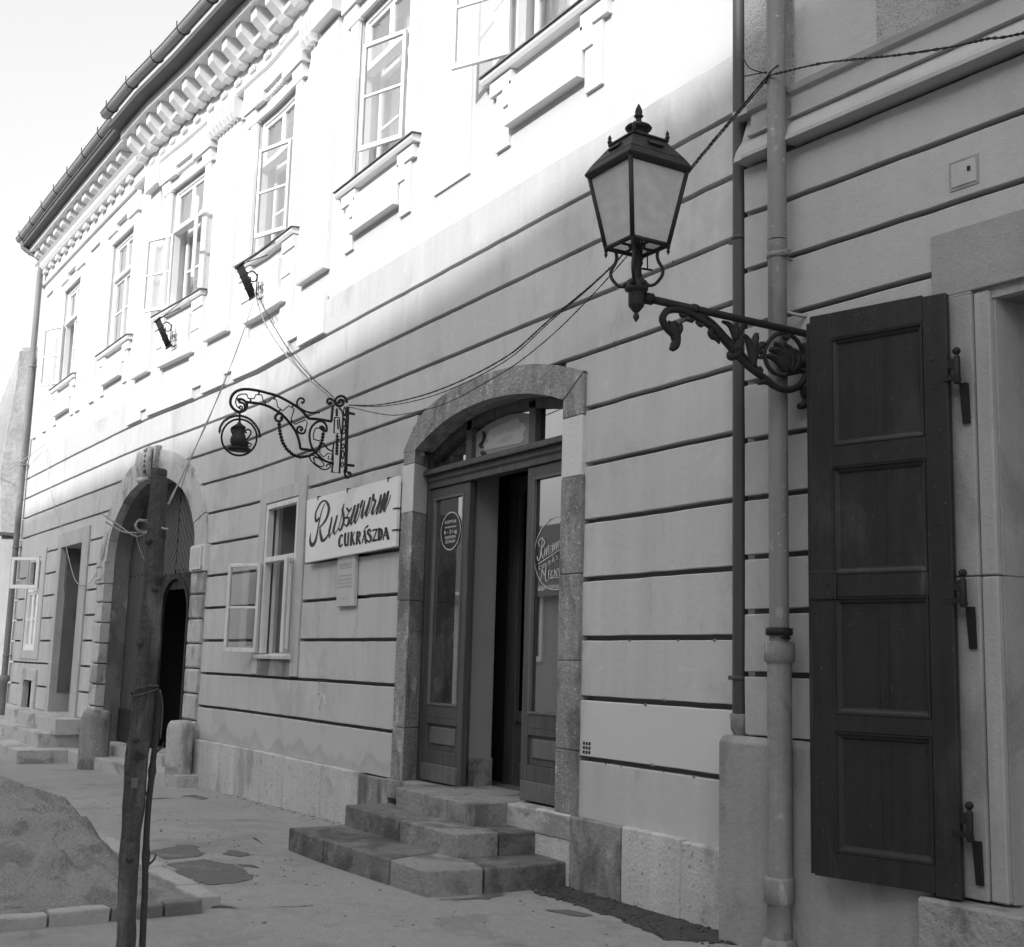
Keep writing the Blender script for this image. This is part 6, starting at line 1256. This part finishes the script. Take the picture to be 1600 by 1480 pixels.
# ---------------------------------------------------------------- tree pit: kerb stones and sand
kr = random.Random(11)
KB = thing('tree_pit_kerb', 'low kerb of rough chipped stones round the sandy tree pit', 'kerb', (-7.5, -3, 0))
def kst(pts, m, h):
    q = []
    for i in range(len(pts)):
        a, b = Vector(pts[i]), Vector(pts[(i+1) % len(pts)]); k = max(1, int((b-a).length/.07)); q += [tuple(a.lerp(b, j/k)) for j in range(k)]
    mb = MB(); mb.plan(q, -.1, h); mb.build('kerb_stone', m, KB, bevel=.012, seg=2, jitter=.012)
for (y0, y1), m, h in (((-4.55,-4.05), KERB, .065), ((-4.04,-3.47), KERB, .06), ((-3.46,-3.13), KERB, .07), ((-3.12,-2.82), KERBD, .065), ((-2.81,-2.585), KERBD, .07)):
    o = (y0+3.6)*.0
    xa = lambda y: -7.42-(y+3.7)*.05
    kst([(xa(y0), y0), (xa(y1), y1), (xa(y1)-.13, y1), (xa(y0)-.13, y0)], m, h)
for (x0, x1), h in (((-7.62,-8.02), .065), ((-8.03,-8.40), .07), ((-8.41,-8.80), .06), ((-8.81,-9.30), .07), ((-9.31,-9.9), .06), ((-9.91,-10.6), .06)):
    kst([(x0, -2.43), (x0, -2.57), (x1, -2.60), (x1, -2.455)], KERB, h)
A = MB(); nx, nyy = 150, 60
def sandh(x, y):
    b = .02
    # ridge from the summit down to the corner
    d = math.hypot((x+10.25)*.62, (y+3.35)*1.0)
    h = .60-.44*d+.045*noise.noise(Vector((x*2.1, y*2.1, 0)))
    r = .045*(.5-abs(noise.noise(Vector((x*2.6+y*3.2, y*5.4-x*1.6, 4)))))*2-.03 + .024*noise.noise(Vector((x*6, y*6, 1)))+.018*abs(noise.noise(Vector((x*11, y*11, 2)))) + .008*noise.noise(Vector((x*20, y*20, 1)))
    w = .04*max(0, math.sin((x*2.1+y*1.2)*4.2+2*noise.noise(Vector((x*1.5, y*1.5, 9)))))**3
    return max(b, h)+r+w-.01
for i in range(nx):
    for j in range(nyy):
        x = -7.52-(5.6*i/(nx-1)); y = -2.56-(2.6*j/(nyy-1))
        e = min(1, (-y-2.56)/.25, (-7.52-x)/.2)
        h = sandh(x, y); h = h*max(.0, e)+.035*(1-max(0, e))
        A.v.append((x, y, gz(x)+h))
for i in range(nx-1):
    for j in range(nyy-1): A.f.append((i*nyy+j, i*nyy+j+1, (i+1)*nyy+j+1, (i+1)*nyy+j)); A.sm.append(True)
A.build('sand_heap', SAND, kind='stuff', label='trampled heap of grey sand filling the tree pit', fix=True)

# ---------------------------------------------------------------- far house on the left
FH = thing('far_house', 'sunlit gable wall with peeling render beyond the left downpipe', 'building', (-29, 0, -.5))
fx = lambda y: (y+.5)*.75 if y < -.5 else 0
mb = MB(); mb.add([(x+fx(y), y, z) for x in (-28.5, -34) for y, z in ((-1.9, -.6), (6, -.6), (6, 9.6), (-.66, 8.15), (-.95, 7.1), (-1.9, 3.3))], [(0, 1, 2, 3, 4, 5), (11, 10, 9, 8, 7, 6), (0, 6, 7, 1), (5, 11, 6, 0), (4, 10, 11, 5), (3, 9, 10, 4), (2, 8, 9, 3)])
mb.build('gable_wall', FARWALL, FH)
mb = MB(); pts = [(-.70, 8.05), (-.40, 8.05), (-.40, 3.9), (-.72, 3.9), (-.80, 4.6), (-.84, 5.4), (-.80, 6.2), (-.74, 6.9), (-.70, 7.5)]
n = len(pts); mb.add([(-28.52+fx(y), y, z) for y, z in pts]+[(-28.44+fx(y), y, z) for y, z in pts], [tuple(range(n)), tuple(range(n, 2*n))]+[(i, (i+1) % n, n+(i+1) % n, n+i) for i in range(n)]); mb.build('bare_rubble', FARRUB, FH, jitter=.03)
mb = MB(); mb.box(-28.7, -28.4, -1.0, .0, 3.95, 4.02); mb.build('wall_ledge', TILE, FH, jitter=.02)

# ---------------------------------------------------------------- houses across the street (behind the camera, they shade this side)
def ridge(x): return interp(x, [-24, -11.6, -3.6, 6], [14.5, 14.99, 15.65, 16.9])
def opp(name, x0, x1, label, eave, rz, n):
    # roof and gable follow the sloping ridge
    H = thing(name, label, 'building', ((x0+x1)/2, -14, 0))
    brk = [x0]+[b for b in (-11.6, -3.6, 6) if x0 < b < x1]+[x1]
    mb = MB(); mb.box(x0, x1, -22.5, -13, -1.2, eave); [mb.add([(x, y, z) for x, r in ((xa, rz(xa)), (xb, rz(xb))) for y, z in ((-13, eave), (-17.5, r-.2), (-22.5, eave))], [(0, 1, 2), (3, 5, 4), (0, 3, 4, 1), (1, 4, 5, 2)]) for xa, xb in zip(brk, brk[1:])]; mb.build('wall', OPP, H)
    mb = MB()
    for xa, xb in zip(brk, brk[1:]): mb.add([(x, y, z) for x, r in ((xa-.02, rz(xa)), (xb+.02, rz(xb))) for y, z in ((-12.6, eave-.25), (-17.5, r), (-22.9, eave-.25), (-17.5, r-.12))], [(0, 4, 5, 1), (1, 5, 6, 2), (2, 6, 7, 3), (3, 7, 4, 0), (0, 1, 2, 3), (4, 7, 6, 5)]); mb.build('roof', TILE, H)
    mb = MB(); gl = MB()
    for fl in range(2):
        if eave < 6 and fl: continue
        for k in range(n):
            c = x0+(x1-x0)*(k+.5)/n; z = 1.6+fl*4.2
            for a, b, p, q in ((c-.7, c-.55, z, z+2), (c+.55, c+.7, z, z+2), (c-.55, c+.55, z+1.85, z+2), (c-.55, c+.55, z, z+.15)): mb.box(a, b, -13, -12.92, p, q)
            gl.box(c-.55, c+.55, -13, -12.98, z+.15, z+1.85)
    mb.build('window_frame', WHITE, H); gl.build('window_pane', DECAL, H)
    return H
opp('opposite_house', -10, 9, 'two-storey plastered house across the street behind the viewpoint', 10.5, ridge, 6)
opp('opposite_house', -22.3, -10.05, 'two-storey house across the street with slightly lower ridge', 10.2, ridge, 4)
H3 = opp('opposite_house', -48, -24.5, 'low single-storey house across the street with a chimney', 3.6, lambda x: 6.3, 7)
mb = MB(); mb.box(-31.5, -30.4, -18, -17.2, 5.5, 7.6); mb.box(-31.6, -30.3, -18.1, -17.1, 7.6, 7.75); mb.build('chimney', TILE, H3)

# ---------------------------------------------------------------- small wear: chips, drips and litter
wr = random.Random(21)
chips = MB()
for i in range(70):
    z = wr.choice([4.19, 3.775, 2.115, 1.70, 1.285, .87])+wr.choice((-.017, .017)); x = wr.choice((wr.uniform(-7.2, -5.8), wr.uniform(-12.6, -10.6), wr.uniform(-15.5, -14.4)))
    chips.ball((x, .002, z), wr.uniform(.006, .016), wr.uniform(1, 2.2), .35, .8, n=6)
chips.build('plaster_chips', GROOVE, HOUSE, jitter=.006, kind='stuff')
lit = MB()
for i in range(420):
    x = wr.uniform(-14, -5.4); y = wr.uniform(-2.45, -.1) if x > -9.8 and not (-9.8 < x < -7.3) else wr.uniform(-2.4, -1.25)
    if i < 190: x = wr.uniform(-14.5, -9.8); y = -.05-abs(wr.gauss(0, .10))
    lit.ball((x, y, gz(x)+.001), wr.uniform(.003, .011), wr.uniform(.8, 1.6), wr.uniform(.8, 1.6), .55, n=5)
lit.build('street_grit', STEP, jitter=.003, kind='stuff', label='scattered grit and small crumbs of stone on the pavement')
